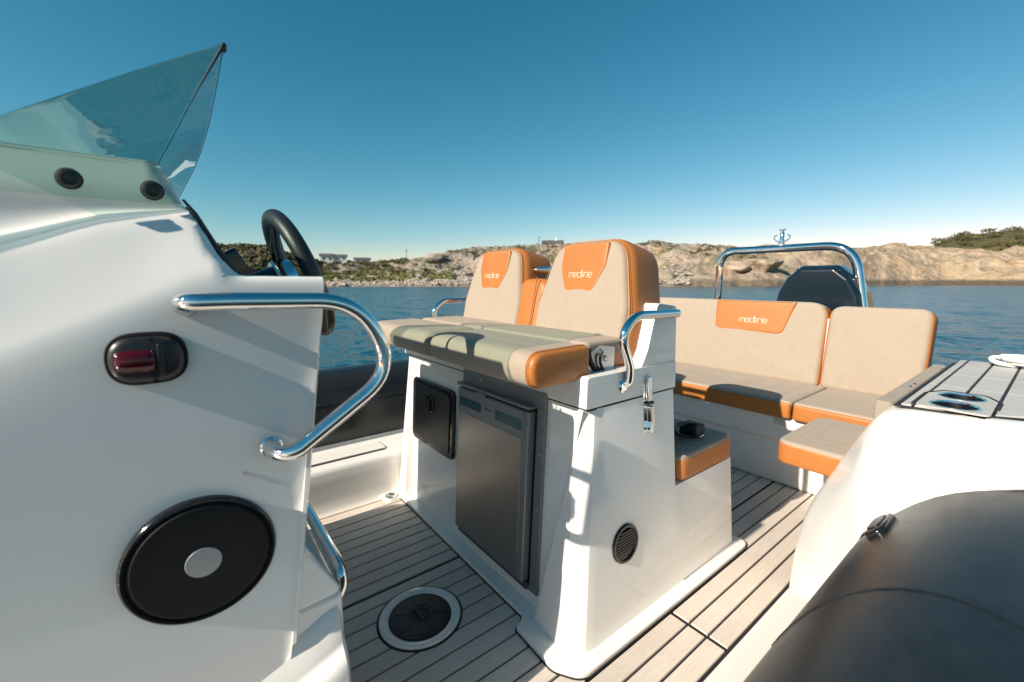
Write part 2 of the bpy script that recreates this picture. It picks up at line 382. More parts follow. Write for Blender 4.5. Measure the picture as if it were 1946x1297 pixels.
az = np.concatenate([np.linspace(-170, -104, 120, endpoint=False), np.linspace(-104, 0, NA - 240, endpoint=False), np.linspace(0, 75, 120)])
tt = np.linspace(0, 1, NR) ** 1.25
AZ, TT = np.meshgrid(az, tt, indexing='ij')
def terrain(AZ, TT):
    r0, r1, H, B = (prof(AZ, k) for k in (1, 2, 3, 4))
    AR = np.radians(AZ)
    r0 = r0 + 5 * (fbm(AZ * .7, AZ * 0 + 3, 4, 5) - .5)
    span = (r1 - r0); r = r0 - 3 + (span + 60) * TT
    u = np.clip((r - r0) / span, -.1, 1.9)
    x = r * np.sin(AR); y = r * np.cos(AR)
    rise = np.where(u < 1, np.clip(u, 0, 1) ** .85, 1 - .25 * (u - 1))
    calm = 1 - .4 * np.clip((AZ + 84) / 4, 0, 1) * np.clip((-58 - AZ) / 6, 0, 1)
    stony = np.clip((AZ + 80) / 6, 0, 1) * np.clip((-33 - AZ) / 8, 0, 1)      # boulder beach in the bay
    rise = np.where((stony > 0) & (u < .55), rise * (1 - stony * .45 * np.sin(np.pi * np.clip(u / .55, 0, 1)) ** 1.0), rise)
    cliff = np.clip((AZ + 22) / 6, 0, 1)
    rise = rise * (1 - cliff) + cliff * np.where(u < 1, 1 - (1 - np.clip(u, 0, 1)) ** 2.0, 1 - .2 * (u - 1))
    big = fbm(x * .05, y * .05, 4, 3) - .47; rid = fbm(x * .11, y * .11, 5, 21, True) - .55; blk = fbm(x * .33, y * .33, 4, 41) - .47
    fac = np.floor(fbm(x * .085 + 9, y * .085, 3, 61) * 9) / 9 - .45
    env = np.clip(u * 6, 0, 1) * (.35 + .65 * np.sin(np.pi * np.clip(u, 0, 1)) + .2)
    z = WATER_Z - .5 + np.clip(r - r0 + 3, 0, 3) * .2 + rise * (H + .3) + calm * env * (big * 8 + rid * 3.0 + blk * (1.9 - .9 * cliff) + fac * (3.0 + .6 * cliff)) * (.5 + .5 * np.clip(u * 2, 0, 1))
    return x, y, z, u
tx, ty, tz, tu = terrain(AZ, TT)
idx = np.arange(NA * NR).reshape(NA, NR)
tf = np.stack([idx[:-1, :-1], idx[1:, :-1], idx[1:, 1:], idx[:-1, 1:]], -1).reshape(-1, 4)
def rock_mat():
    m = bpy.data.materials.new('granite_shore'); t, b = nodes_of(m)
    g = t.nodes.new('ShaderNodeNewGeometry'); sep = t.nodes.new('ShaderNodeSeparateXYZ'); t.links.new(g.outputs['Position'], sep.inputs[0])
    big = noise(t, .045, 5, .6); mid = noise(t, .35, 6, .65); fine = noise(t, 2.2, 6, .7); veg = noise(t, .09, 6, .62)
    # warm tan headland, greyer pink bay
    tan = ramp(t, mid.outputs[0], [(.25, (.30, .215, .14)), (.5, (.46, .35, .245)), (.75, (.55, .445, .335))]).outputs[0]
    gry = ramp(t, mid.outputs[0], [(.25, (.18, .15, .125)), (.5, (.34, .29, .24)), (.75, (.44, .385, .325))]).outputs[0]
    f = t.nodes.new('ShaderNodeMapRange'); f.inputs[1].default_value = -100; f.inputs[2].default_value = -25; t.links.new(sep.outputs[0], f.inputs[0])
    base = mixc(t, f.outputs[0], gry, tan)
    big2 = noise(t, .13, 4, .6, dist=.8)
    pat = ramp(t, big2.outputs[0], [(.30, (.62, .60, .62)), (.48, (1.0, .98, .94)), (.62, (1.12, .98, .80)), (.75, (.80, .74, .72))]).outputs[0]
    base = mixc(t, .85, base, pat, 'MULTIPLY')
    base = mixc(t, .45, base, fine.outputs[0], 'OVERLAY')
    base = mixc(t, .35, base, big.outputs[0], 'OVERLAY')
    vo = t.nodes.new('ShaderNodeTexVoronoi'); vo.feature = 'DISTANCE_TO_EDGE'; vo.inputs['Scale'].default_value = .075
    c = t.nodes.new('ShaderNodeTexCoord'); wm = mixc(t, 1.0, c.outputs['Object'], mixc(t, 1.0, noise(t, .09, 5, .65).outputs[1], (22, 22, 22), 'MULTIPLY'), 'ADD'); t.links.new(wm, vo.inputs['Vector'])
    crack = ramp(t, vo.outputs[0], [(0, (.30, .27, .24)), (.025, (1, 1, 1))]).outputs[0]
    base = mixc(t, .6, base, crack, 'MULTIPLY')
    # heath and grass in the hollows
    vc = ramp(t, fine.outputs[0], [(.3, (.055, .065, .02)), (.6, (.12, .12, .04)), (.8, (.2, .17, .07))]).outputs[0]
    vm = ramp(t, veg.outputs[0], [(.52, (0, 0, 0)), (.58, (1, 1, 1))]).outputs[0]
    hm = t.nodes.new('ShaderNodeMapRange'); hm.inputs[1].default_value = 1.2; hm.inputs[2].default_value = 2.6; t.links.new(sep.outputs[2], hm.inputs[0])
    inv = t.nodes.new('ShaderNodeMapRange'); inv.inputs[1].default_value = 0; inv.inputs[2].default_value = 1; inv.inputs[3].default_value = .85; inv.inputs[4].default_value = .12; t.links.new(f.outputs[0], inv.inputs[0])
    vm = mixc(t, 1, vm, hm.outputs[0], 'MULTIPLY'); vm = mixc(t, 1, vm, inv.outputs[0], 'MULTIPLY')
    base = mixc(t, vm, base, vc)
    # weed-dark tide band just above the water
    tb = t.nodes.new('ShaderNodeMapRange'); tb.inputs[1].default_value = .35; tb.inputs[2].default_value = 1.15; tb.inputs[3].default_value = .85; tb.inputs[4].default_value = 0
    add = t.nodes.new('ShaderNodeMath'); add.operation = 'MULTIPLY_ADD'; add.inputs[1].default_value = -1.2; t.links.new(mid.outputs[0], add.inputs[0]); 
    t.links.new(sep.outputs[2], add.inputs[2]); t.links.new(add.outputs[0], tb.inputs[0])
    tbm = mixc(t, 1, tb.outputs[0], f.outputs[0], 'MULTIPLY')
    base = mixc(t, tbm, base, (.07, .05, .03))
    sz = t.nodes.new('ShaderNodeMapRange'); sz.inputs[1].default_value = .75; sz.inputs[2].default_value = 1.25; sz.inputs[3].default_value = 1; sz.inputs[4].default_value = 0; t.links.new(sep.outputs[2], sz.inputs[0])
    fi = t.nodes.new('ShaderNodeMapRange'); fi.inputs[1].default_value = .35; fi.inputs[2].default_value = .6; fi.inputs[3].default_value = 1; fi.inputs[4].default_value = 0; t.links.new(f.outputs[0], fi.inputs[0])
    base = mixc(t, mixc(t, 1, sz.outputs[0], fi.outputs[0], 'MULTIPLY'), base, (.36, .28, .21))
    t.links.new(base, b.inputs['Base Color']); b.inputs['Roughness'].default_value = .85
    n1 = bump(t, b, mid.outputs[0], 1.0, 1.3); n2 = bump(t, b, crack, .6, .5, n1); bump(t, b, fine.outputs[0], .9, .3, n2); return m
M['rock'] = rock_mat()
terr = mesh('shore_terrain', np.stack([tx, ty, tz], -1).reshape(-1, 3), tf, M['rock'], ang=0); tag(terr, kind='structure')

# scrub: leaf clumps rooted on the terrain
def leaf_mat(name, lo, hi):
    m = bpy.data.materials.new(name); t, b = nodes_of(m); n = noise(t, .5, 5, .7)
    r = ramp(t, n.outputs[0], [(.3, lo), (.7, hi)]); t.links.new(r.outputs[0], b.inputs['Base Color']); b.inputs['Roughness'].default_value = .75; return m
M['scrub'] = leaf_mat('scrub_leaves', (.035, .035, .012), (.115, .095, .03))
M['grass'] = leaf_mat('shore_grass', (.10, .105, .025), (.20, .185, .05))
def scrub(name, n, azr, ur, size, m, label, cat, leaves=46, pick=None):
    A = rng.uniform(azr[0], azr[1], n); T = rng.uniform(0, 1, n)
    if pick: A, T = pick(A, T)
    r0, r1 = prof(A, 1), prof(A, 2); U = ur[0] + (ur[1] - ur[0]) * T
    TTq = (U * (r1 - r0) + 3) / ((r1 - r0) + 60)
    x, y, z, u = terrain(A, TTq)
    ok = z > .8; x, y, z = x[ok], y[ok], z[ok]; k = len(x)
    S = rng.uniform(size[0], size[1], k); c = np.stack([x, y, z], -1)
    d = rng.normal(size=(k, leaves, 3)); d /= np.linalg.norm(d, axis=-1, keepdims=True); d[..., 2] = np.abs(d[..., 2]) * .85
    rad = rng.uniform(.55, 1.0, (k, leaves, 1)) ** .6
    p = c[:, None] + d * rad * S[:, None, None] * np.array([1.25, 1.25, .8])
    a = rng.normal(size=(k, leaves, 3)); a /= np.linalg.norm(a, axis=-1, keepdims=True); b = np.cross(a, d); b /= np.linalg.norm(b, axis=-1, keepdims=True) + 1e-9
    ls = (S[:, None, None] * rng.uniform(.18, .34, (k, leaves, 1)))
    q = np.stack([p - a * ls, p + b * ls * .7, p + a * ls, p - b * ls * .7], 2).reshape(-1, 3)
    f = np.arange(len(q)).reshape(-1, 4)
    o = mesh(name, q, f, m, smooth=False, ang=0); tag(o, label, cat, kind='stuff'); return o
scrub('scrub', 1300, (-110, -77.2), (.2, 1.06), (1.1, 2.3), M['scrub'], 'dark scrub covering the low hill behind the console', 'scrub')
scrub('scrub', 300, (-79, -66), (.45, 1.05), (.5, 1.3), M['scrub'], 'brown scrub around the little houses on the bay', 'scrub')
scrub('scrub', 260, (-66, -28), (.5, 1.0), (.35, .9), M['scrub'], 'sparse scrub dotted over the grey rocks behind the helm seats', 'scrub', 40)
scrub('scrub', 60, (-30, -22), (.35, .85), (.5, 1.1), M['scrub'], 'green scrub in the gully seen through the roll bar', 'scrub')
scrub('grass', 900, (-80, -60), (.14, .5), (.45, 1.1), M['grass'], 'yellow green grass tufts above the pebble beach', 'grass', 40)
def hill(A, T): return A, T
# a wooded hill behind the headland on the right
hx, hy, hz = [], [], []
NHa, NHr = 70, 16
HA = np.linspace(-12, 35, NHa); HR = np.linspace(275, 360, NHr); HG, RG = np.meshgrid(HA, HR, indexing='ij')
hh = np.interp(HG, [-12, -9.3, -7.5, -5, 0, 12, 35], [4, 15, 23.5, 25.5, 26, 22, 8]) * np.sin(np.pi * np.clip((RG - 262) / 110, 0, 1)) ** .8 + 2.5 * (fbm(HG * .5, RG * .05, 4, 8) - .5)
hv = np.stack([RG * np.sin(np.radians(HG)), RG * np.cos(np.radians(HG)), hh - 1], -1).reshape(-1, 3)
hi_ = np.arange(NHa * NHr).reshape(NHa, NHr); hf = np.stack([hi_[:-1, :-1], hi_[1:, :-1], hi_[1:, 1:], hi_[:-1, 1:]], -1).reshape(-1, 4)
tag(mesh('hill', hv, hf, M['scrub'], ang=0), kind='structure')
k = 1500; pi_ = rng.integers(0, len(hv), k); hc = hv[pi_] + rng.normal(size=(k, 3)) * np.array([2.5, 2.5, .3])
S = rng.uniform(1.0, 2.4, k); L = 44
d = rng.normal(size=(k, L, 3)); d /= np.linalg.norm(d, axis=-1, keepdims=True); d[..., 2] = np.abs(d[..., 2])
p = hc[:, None] + d * S[:, None, None] * rng.uniform(.6, 1, (k, L, 1)) * np.array([1.3, 1.3, .75])
a = rng.normal(size=(k, L, 3)); a /= np.linalg.norm(a, axis=-1, keepdims=True); b = np.cross(a, d); ls = S[:, None, None] * rng.uniform(.15, .3, (k, L, 1))
q = np.stack([p - a * ls, p + b * ls * .7, p + a * ls, p - b * ls * .7], 2).reshape(-1, 3)
tag(mesh('scrub', q, np.arange(len(q)).reshape(-1, 4), M['scrub'], smooth=False, ang=0), 'dark green wooded scrub on the far hill at the right', 'scrub', kind='stuff')

def ground_at(azd, r):
    r0, r1 = prof(azd, 1), prof(azd, 2)
    T = (r - r0 + 3) / ((r1 - r0) + 60); x, y, z, u = terrain(np.array([azd]), np.array([T])); return float(x[0]), float(y[0]), float(z[0])
def boulder_mesh(seed):
    r_ = np.random.default_rng(seed); bm = bmesh.new(); bmesh.ops.create_icosphere(bm, subdivisions=3, radius=1)
    pl = r_.normal(size=(9, 3)); pl /= np.linalg.norm(pl, axis=1, keepdims=True); off = r_.uniform(.42, .8, 9)
    for v in bm.verts:
        c = np.array(v.co)
        for n_, o_ in zip(pl, off):
            e = c @ n_ - o_
            if e > 0: c = c - n_ * e * .96
        c = c * (1 + .08 * math.sin(c[0] * 7 + seed) * math.cos(c[1] * 6))
        v.co = Vector(c)
    me = bpy.data.meshes.new('boulder'); bm.to_mesh(me); bm.free(); me.materials.append(M['rock']); me.polygons.foreach_set('use_smooth', [True] * len(me.polygons)); return me
bmeshes = [boulder_mesh(s) for s in range(5)]
BLD = [(-62.5, 150, 4.6, 2.6, 'large dark boulder on the slope left of the rear helm backrest'),
       (-34.5, 117, 7.5, 2.6, 'low orange brown rock at the water beside the front helm backrest'),
       (-25.5, 128, 5.4, 2.0, 'rounded tan boulder on the beach seen through the roll bar, left one'),
       (-22.3, 134, 6.2, 2.4, 'rounded tan boulder seen through the roll bar, just left of the engine'),
       (-69.5, 115, 1.2, .8, 'small boulder low on the pebble beach near the steering wheel'),
       (-63.5, 112, 1.6, 1.0, 'small grey boulder at the waterline left of the rear backrest')]
for i, (a_, r_, w_, h_, lab) in enumerate(BLD):
    x, y, z = ground_at(a_, r_); o = bpy.data.objects.new('boulder', bmeshes[i % 5]); COL.objects.link(o)
    o.location = (x, y, z + h_ * .15); o.scale = (w_ * .8, w_, h_); o.rotation_euler = (0, 0, i * 1.3); tag(o, lab, 'boulder', 'boulders on the shore')
# loose stones: too many to count
sv, sf = [], []
base = np.array([(1, 0, 0), (-1, 0, 0), (0, 1, 0), (0, -1, 0), (0, 0, 1), (0, 0, -1)], float); bf = [(0, 2, 4), (2, 1, 4), (1, 3, 4), (3, 0, 4)]
A = rng.uniform(-80, -30, 5200); U = rng.uniform(.02, .5, 5200) ** 1.2; r0, r1 = prof(A, 1), prof(A, 2); T = (U * (r1 - r0) + 3) / ((r1 - r0) + 60)
x, y, z, u = terrain(A, T)
for i in range(len(A)):
    s = rng.uniform(.15, .55) * (1.8 if rng.random() < .06 else 1); jit = base * rng.uniform(.6, 1.3, (6, 3)) * s * np.array([1.2, 1.2, .8]); k = len(sv)
    ca, sa = math.cos(i), math.sin(i)
    for v in jit: sv.append((x[i] + v[0] * ca - v[1] * sa, y[i] + v[0] * sa + v[1] * ca, z[i] + v[2] + s * .1))
    sf += [tuple(k + q for q in f) for f in bf]
M['stone'] = mat('beach_stone', (.36, .30, .25), .9, var=.35, vscale=.9)
tag(mesh('stones', sv, sf, M['stone'], smooth=False, ang=0), 'pale loose stones strewn along the bay shore', 'stones', kind='stuff')

M['housewall'] = mat('house_wall', (.72, .70, .66), .8, var=.08); M['houseroof'] = mat('house_roof', (.10, .095, .095), .7, var=.15)
M['housegreen'] = mat('dark_timber', (.05, .06, .06), .7, var=.15); M['pane'] = mat('window_pane', (.03, .04, .05), .1)
def house(azd, r, w, d, h, rh, wall, label, chimney=False, zoff=0):
    x, y, z = ground_at(azd, r); z += zoff; t = thing('small_house', (x, y, z), label, 'house', 'houses on the bay')
    rd = Vector((math.sin(math.radians(azd)), math.cos(math.radians(azd)), 0)); sd = Vector((rd.y, -rd.x, 0)); c = Vector((x, y, z))
    def P(u_, v_, w_): return c + sd * u_ + rd * v_ + Vector((0, 0, w_))
    def bx(nm, u0, u1, v0, v1, w0, w1, m, par):
        v = [P(u0, v0, w0), P(u1, v0, w0), P(u1, v1, w0), P(u0, v1, w0), P(u0, v0, w1), P(u1, v0, w1), P(u1, v1, w1), P(u0, v1, w1)]
        return mesh(nm, v, [(0, 3, 2, 1), (4, 5, 6, 7), (0, 1, 5, 4), (1, 2, 6, 5), (2, 3, 7, 6), (3, 0, 4, 7)], m, par, smooth=False)
    bx('wall', -w / 2, w / 2, -d / 2, d / 2, -2.5, h, wall, t)
    rv = [P(-w / 2 - .3, -d / 2 - .3, h), P(w / 2 + .3, -d / 2 - .3, h), P(w / 2 + .3, d / 2 + .3, h), P(-w / 2 - .3, d / 2 + .3, h), P(-w / 2 - .3, 0, h + rh), P(w / 2 + .3, 0, h + rh)]
    rf = mesh('roof', rv, [(0, 1, 5, 4), (2, 3, 4, 5), (1, 2, 5), (3, 0, 4), (0, 3, 2, 1)], M['houseroof'], t, smooth=False)
    if chimney: bx('chimney', w * .12, w * .12 + .7, -.3, .4, h + rh * .4, h + rh + .9, M['housewall'], rf)
    n = max(2, int(w / 2.2))
    for i in range(n):
        u0 = -w / 2 + (i + .5) * w / n; f = bx('window', u0 - .45, u0 + .45, -d / 2 - .05, -d / 2 + .02, h * .35, h * .8, M['white'], t); bx('pane', u0 - .36, u0 + .36, -d / 2 - .07, -d / 2 - .03, h * .4, h * .75, M['pane'], f)
house(-75.5, 165, 4.2, 4, 2.2, .9, M['housewall'], 'white cottage just right of the steering wheel', zoff=-.1)
house(-74.0, 165, 4.6, 4, 1.7, .8, M['housewall'], 'low pale cottage with dark roof, second from the steering wheel', zoff=-.1)
house(-71.4, 170, 5.6, 4, 2.2, .8, M['housewall'], 'pale house with dark roof farther right among scrub', zoff=-.2)
house(-47.0, 172, 8.0, 5, 2.0, 1.5, M['housegreen'], 'dark roofed house with pale chimney between the two backrests', chimney=True, zoff=-.6)
def pole(azd, r, h, label):
    x, y, z = ground_at(azd, r); t = thing('utility_pole', (x, y, z), label, 'pole')
    tube('post', [(x, y, z - 1), (x, y, z + h)], [.14, .1], M['housegreen'], t, 8); rd = Vector((math.cos(math.radians(azd)), -math.sin(math.radians(azd)), 0))
    tube('crossarm', [Vector((x, y, z + h - .4)) - rd * .7, Vector((x, y, z + h - .4)) + rd * .7], .06, M['housegreen'], t, 6)
pole(-48.8, 168, 4.2, 'thin utility pole on the ridge between the two backrests')
pole(-66.0, 182, 4.4, 'thin utility pole on the ridge left of the rear backrest')

# ================================================================== THE BOAT: hull, tubes, deck
XC = -1.15
boat = thing('inflatable_boat', (XC, 0, -.2), 'white rigid inflatable boat with black tubes and foam plank deck', 'boat')
# hull below the sole
hull_rows = []
for y in (-2.0, -1.0, 0, 1, 2, 2.9):
    hull_rows.append([(-2.2, y, .02), (-2.12, y, -.2), (XC, y, -.6), (-.18, y, -.2), (-.1, y, .02)])
loft('hull', hull_rows, M['gelcoat'], boat, ang=30)
# deck liner: white moulded sole with side walls
prof_l = [(-2.07, .30), (-2.065, .205), (-1.905, .198), (-1.872, .192), (-1.862, .165), (-1.85, .03), (-1.838, .003), (-1.82, -.002), (-.46, -.002), (-.445, .003), (-.42, .02), (-.36, .075), (-.30, .13), (-.24, .2)]
pl = chaikin([Vector((a, 0, b)) for a, b in prof_l], 1)
loft('deck_liner', [[(p.x, y, p.z) for p in pl] for y in (-2.0, -.8, 0, .8, 1.6, 2.3, 3.0)], M['gelcoat'], boat, ang=60)
box('side_ledge_strip', (-2.055, -.9, .199), (-1.93, .72, .207), M['gelcoat'], boat, .003)
box('side_ledge_seam', (-1.928, -.9, .199), (-1.921, .715, .2015), M['caulk'], boat, 0)
tag(lathe('drain', [(.026, 0), (.026, .006), (.022, .009), (.016, .009), (.014, .003), (0, .003)], (-1.80, .685, .018), Z_, M['chrome'], boat), 'round polished drain at the foot of the seat pedestal')
slab('drain_pad', rpoly([(-1.86, .64), (-1.775, .66), (-1.76, .76), (-1.86, .76)], .03), (0, 0, 0), X_, Y_, Z_, 0, .018, M['gelcoat'], boat, .006)
# tubes
def side_tube(xc, r, zc, y0, y1, name, nose=True):
    pts = [(xc, y0, zc)] + [(xc, y0 + (y1 - y0) * i / 40, zc) for i in range(1, 40)] + [(xc, y1, zc), (xc, y1 + .12, zc), (xc, y1 + .3, zc), (xc, y1 + .42, zc)]
    rad = [r] * 41 + [r * .95, r * .6, r * .18]
    return tube(name, pts, rad, M['tube'], boat, 48)
tp = side_tube(-.012, .24, .31, -2.0, 3.0, 'tube'); ts = side_tube(-2.29, .24, .31, -2.0, 3.0, 'tube')
def tube_pt(xc, ang, y, lift=0, r=.24, zc=.31): return Vector((xc + math.sin(ang) * (r + lift), y, zc + math.cos(ang) * (r + lift)))
def band(xc, ya, yb, parent, name='tube_seam', lift=.0022):
    rows = []
    for i in range(25):
        a = math.radians(-120 + 240 * i / 24); rows.append([tube_pt(xc, a, ya, .0004), tube_pt(xc, a, ya, lift), tube_pt(xc, a, yb, lift), tube_pt(xc, a, yb, .0004)])
    return loft(name, rows, M['tube'], parent, ang=50)
band(-.012, -.35, -.31, tp); band(-2.29, -.2, -.16, ts); band(-2.29, 1.2, 1.24, ts)
# curved glued seam crossing the near tube
tube('tube_welt', [tube_pt(-.012, math.radians(-70 + 120 * i / 30), .735 + .11 * math.sin(math.pi * i / 30) + .0 * i, -.0086) for i in range(31)], .0105, M['tube'], tp, 8)
tube('tube_welt', [tube_pt(-2.29, math.radians(62), -1.0 + 3.0 * i / 10, .001) for i in range(11)], .006, M['tube'], ts, 8)
# grab fitting on the near tube
c = Vector((-.19, 1.16, .47)); nrm = Vector((-.178, 0, .16)).normalized(); tg = Vector((0, 1, 0)); sd = nrm.cross(tg)
v_ = puff('valve', rpoly([(-.056, -.022), (.056, -.022), (.056, .022), (-.056, .022)], .021), c, tg, sd, nrm, -.006, .011, .006, .002, M['blackgloss'], tp)
slab('valve_flap', rpoly([(-.036, -.014), (.036, -.014), (.036, .014), (-.036, .014)], .012), c, tg, sd, nrm, .011, .0145, M['black'], v_, .001)

# foam plank decking, each plank its own piece
PITCH = .0565; X0 = -1.249
dk = mesh('deck_caulking', *(lambda q: (q, [(0, 1, 2, 3)]))([(-1.845, -1.2, .0012), (-.452, -1.2, .0012), (-.452, 2.30, .0012), (-1.845, 2.30, .0012)]), M['caulk'], boat, smooth=False, ang=0)
def plank(x0, x1, y0, y1, z1=.0062, z0=.0015, par=dk, m=None):
    if x1 - x0 < .008 or y1 - y0 < .02: return
    b_ = .0012
    v = [(x0, y0, z0), (x1, y0, z0), (x1, y1, z0), (x0, y1, z0), (x0 + b_, y0 + b_, z1), (x1 - b_, y0 + b_, z1), (x1 - b_, y1 - b_, z1), (x0 + b_, y1 - b_, z1)]
    mesh('plank', v, [(4, 5, 6, 7), (0, 1, 5, 4), (1, 2, 6, 5), (2, 3, 7, 6), (3, 0, 4, 7)], m or M['plank'], par, smooth=False, ang=0)
for kx in range(-11, 14):
    a = max(X0 + kx * PITCH + .0029, -1.84); b = X0 + (kx + 1) * PITCH - .0029
    if kx == -1: b -= .004
    if kx == 0: a += .004
    if kx <= 10:
        plank(a, b, -1.2, .72)
        plank(a + (.006 if kx == 8 else 0), b, 1.60, 2.295)
    else:
        plank(a, b, -1.2, 1.086); plank(a, b, 1.101, 2.295)
# plinth under the seat pedestal with its black outline
plo = [(-1.86, 1.625), (-1.86, .722), (-.885, .722), (-.868, .70), (-.862, .678), (-.70, .672), (-.632, .715), (-.632, 1.625)]
plr = rpoly(plo, [.03, .01, .004, .015, .02, .05, .06, .04], 6)
slab('plinth_outline', inset(plr if area2(plr) > 0 else plr[::-1], -.0042), (0, 0, 0), X_, Y_, Z_, .0015, .0082, M['caulk'], boat, 0)
slab('plinth', plr, (0, 0, 0), X_, Y_, Z_, .0015, .02, M['gelcoat'], boat, .009, 4)

# round deck plate in front of the pedestal
DC = (-1.076, .484, 0)
dp = thing('deck_plate', DC, 'round black screw cap in a white ring set in the deck', 'deck plate')
lathe('seal', [(.126, .003), (.126, .0075), (.112, .008)], DC, Z_, M['caulk'], dp, 56)
lathe('ring', [(.119, .006), (.119, .011), (.115, .0135), (.104, .0135), (.092, .008), (.088, .002)], DC, Z_, M['gelcoat'], dp, 56)
cp = lathe('cap', [(.0865, .001), (.0865, .008), (.084, .0105), (.030, .0105), (.028, .004), (0, .004)], DC, Z_, M['black'], dp, 56)
for i in range(6):
    a0 = math.radians(i * 60 + 5); a1 = math.radians(i * 60 + 55)
    o = [(math.cos(a0 + (a1 - a0) * j / 6) * .076, math.sin(a0 + (a1 - a0) * j / 6) * .076) for j in range(7)] + [(math.cos(a1 - (a1 - a0) * j / 6) * .040, math.sin(a1 - (a1 - a0) * j / 6) * .040) for j in range(7)]
    slab('cap_panel', o, DC, X_, Y_, Z_, .0100, .0122, M['black'], cp, .0008, 1)
box('cap_handle', (DC[0] - .026, DC[1] - .005, .004), (DC[0] + .026, DC[1] + .005, .0125), M['black'], cp, .002)

# port side coaming with its pads
S_ = [(-.455, 1.5, -.002), (-.451, 1.5, .13), (-.432, 1.5, .285), (-.352, 1.5, .485), (-.295, 1.505, .62), (-.262, 1.515, .652), (-.15, 1.535, .655), (-.03, 1.6, .655), (.1, 1.72, .652), (.2, 1.86, .62), (.245, 1.9, .45)]
F_ = [(-.36, 1.36, -.002), (-.29, 1.30, .12), (-.25, 1.22, .25), (-.24, 1.195, .34), (-.238, 1.20, .42), (-.212, 1.205, .452), (-.145, 1.305, .514), (-.04, 1.385, .556), (.06, 1.49, .556), (.17, 1.62, .50), (.235, 1.7, .38)]
Rr = [(p[0], 2.05, p[2]) for p in S_[:-4]] + [(-.03, 2.1, .655), (.1, 2.15, .652), (.2, 2.2, .62), (.245, 2.2, .45)]
Re = [(p[0] + .0, 2.72, p[2]) for p in S_]
rows = []
for k in range(len(S_)):
    s, f = Vector(S_[k]), Vector(F_[k]); mid = s * .5 + f * .5 + Vector((-.008, -.035, .022)) * min(1, k / 3); near = s * .86 + f * .14 + Vector((-.003, -.02, .006)) * min(1, k / 3)
    lip = f + Vector((0, .006, -.012))
    rows.append(chaikin([lip, f, mid, near, s, s + Vector((0, .06, 0)), Vector(Rr[k]), Vector(Re[k]), Vector(Re[k]) + Vector((0.01, .05, -.03 if k > 3 else 0)), Vector(Re[k]) + Vector((.02, .06, -.25 if k > 3 else 0))], 2))
rows2 = [list(r) for r in zip(*rows)]
rows2 = [chaikin(r, 2) for r in rows2]
coam = loft('side_coaming', rows2, M['gelcoat'], boat, ang=70)
tube('coaming_lip', [Vector(p) + Vector((0, -.002, .0)) for p in chaikin([Vector(q) for q in F_[1:]], 2)], .006, M['gelcoat'], coam, 10)
# pad field on the coaming top: black sheet and pale strips
ZT = .6545
padout = [(-.262, 1.548), (-.15, 1.566), (-.03, 1.632), (.06, 1.72), (.15, 1.83), (.15, 2.66), (-.238, 2.66), (-.262, 2.55)]
slab('pad_caulking', padout, (0, 0, ZT), X_, Y_, Z_, .0, .0035, M['caulk'], coam, 0)
def fy(x): return float(np.interp(x, [-.262, -.15, -.03, .06, .15], [1.548, 1.566, 1.632, 1.72, 1.83])) + .014
pxs = [-.252, -.2255, -.153, -.0805, -.007, .0665, .146]
for a, b in zip(pxs[:-1], pxs[1:]):
    a2, b2 = a + .003, b - .003
    mid = a > -.23 and b < -.08
    for y0, y1 in (((None, 1.60), (1.80, 1.95)) if mid else ((None, 1.95),)) + ((1.952, 2.22), (2.222, 2.652)):
        ya, yb = (fy(a2), fy(b2)) if y0 is None else (y0, y0)
        v = [(a2, ya, ZT + .003), (b2, yb, ZT + .003), (b2, y1, ZT + .003), (a2, y1, ZT + .003), (a2 + .001, ya + .001, ZT + .0075), (b2 - .001, yb + .001, ZT + .0075), (b2 - .001, y1 - .0004, ZT + .0075), (a2 + .001, y1 - .0004, ZT + .0075)]
        mesh('pad', v, [(4, 5, 6, 7), (0, 1, 5, 4), (1, 2, 6, 5), (2, 3, 7, 6), (3, 0, 4, 7)], M['pad'], coam, smooth=False, ang=0)
# cup holders
cupo = rpoly([(-.068, -.13), (.068, -.13), (.068, .13), (-.068, .13)], .03)
CX, CY = -.153, 1.70
ar = rpoly([(-.076, -.115), (-.076, .07), (-.045, .142), (.045, .142), (.076, .07), (.076, -.03)], [0, .02, .02, .02, .02, 0], 4)
tube('cup_outline', [(CX + p[0], CY + p[1], ZT + .0078) for p in ar], .0048, M['caulk'], coam, 6)
x0_, x1_, y0_, y1_ = CX - .062, CX + .062, CY - .122, CY + .122
def cut_rect(o):
    bm = bmesh.new(); bm.from_mesh(o.data)
    for co, no in (((x0_, 0, 0), X_), ((x1_, 0, 0), X_), ((0, y0_, 0), Y_), ((0, y1_, 0), Y_)):
        bmesh.ops.bisect_plane(bm, geom=bm.verts[:] + bm.edges[:] + bm.faces[:], plane_co=co, plane_no=no, dist=1e-6)
    dead = [f for f in bm.faces if x0_ < f.calc_center_median().x < x1_ and y0_ < f.calc_center_median().y < y1_ and f.calc_center_median().z > .6]
    bmesh.ops.delete(bm, geom=dead, context='FACES'); bm.to_mesh(o.data); bm.free()
for o in [coam] + [c for c in coam.children if c.name.startswith(('pad', 'pad_caulking'))]: cut_rect(o)
plate_o = rpoly([(-.07, -.128), (.07, -.128), (.07, .07), (.042, .135), (-.042, .135), (-.07, .07)], .02)
bm = bmesh.new(); eds = []
def ring_(pts):
    vs_ = [bm.verts.new(p) for p in pts]; eds.extend(bm.edges.new((vs_[i - 1], vs_[i])) for i in range(len(vs_)))
ring_([(CX + p[0], CY + p[1], ZT + .0092) for p in plate_o])
for dy in (-.068, .066): ring_([(CX + .047 * math.cos(2 * math.pi * i / 40), CY + dy + .047 * math.sin(2 * math.pi * i / 40), ZT + .0092) for i in range(40)])
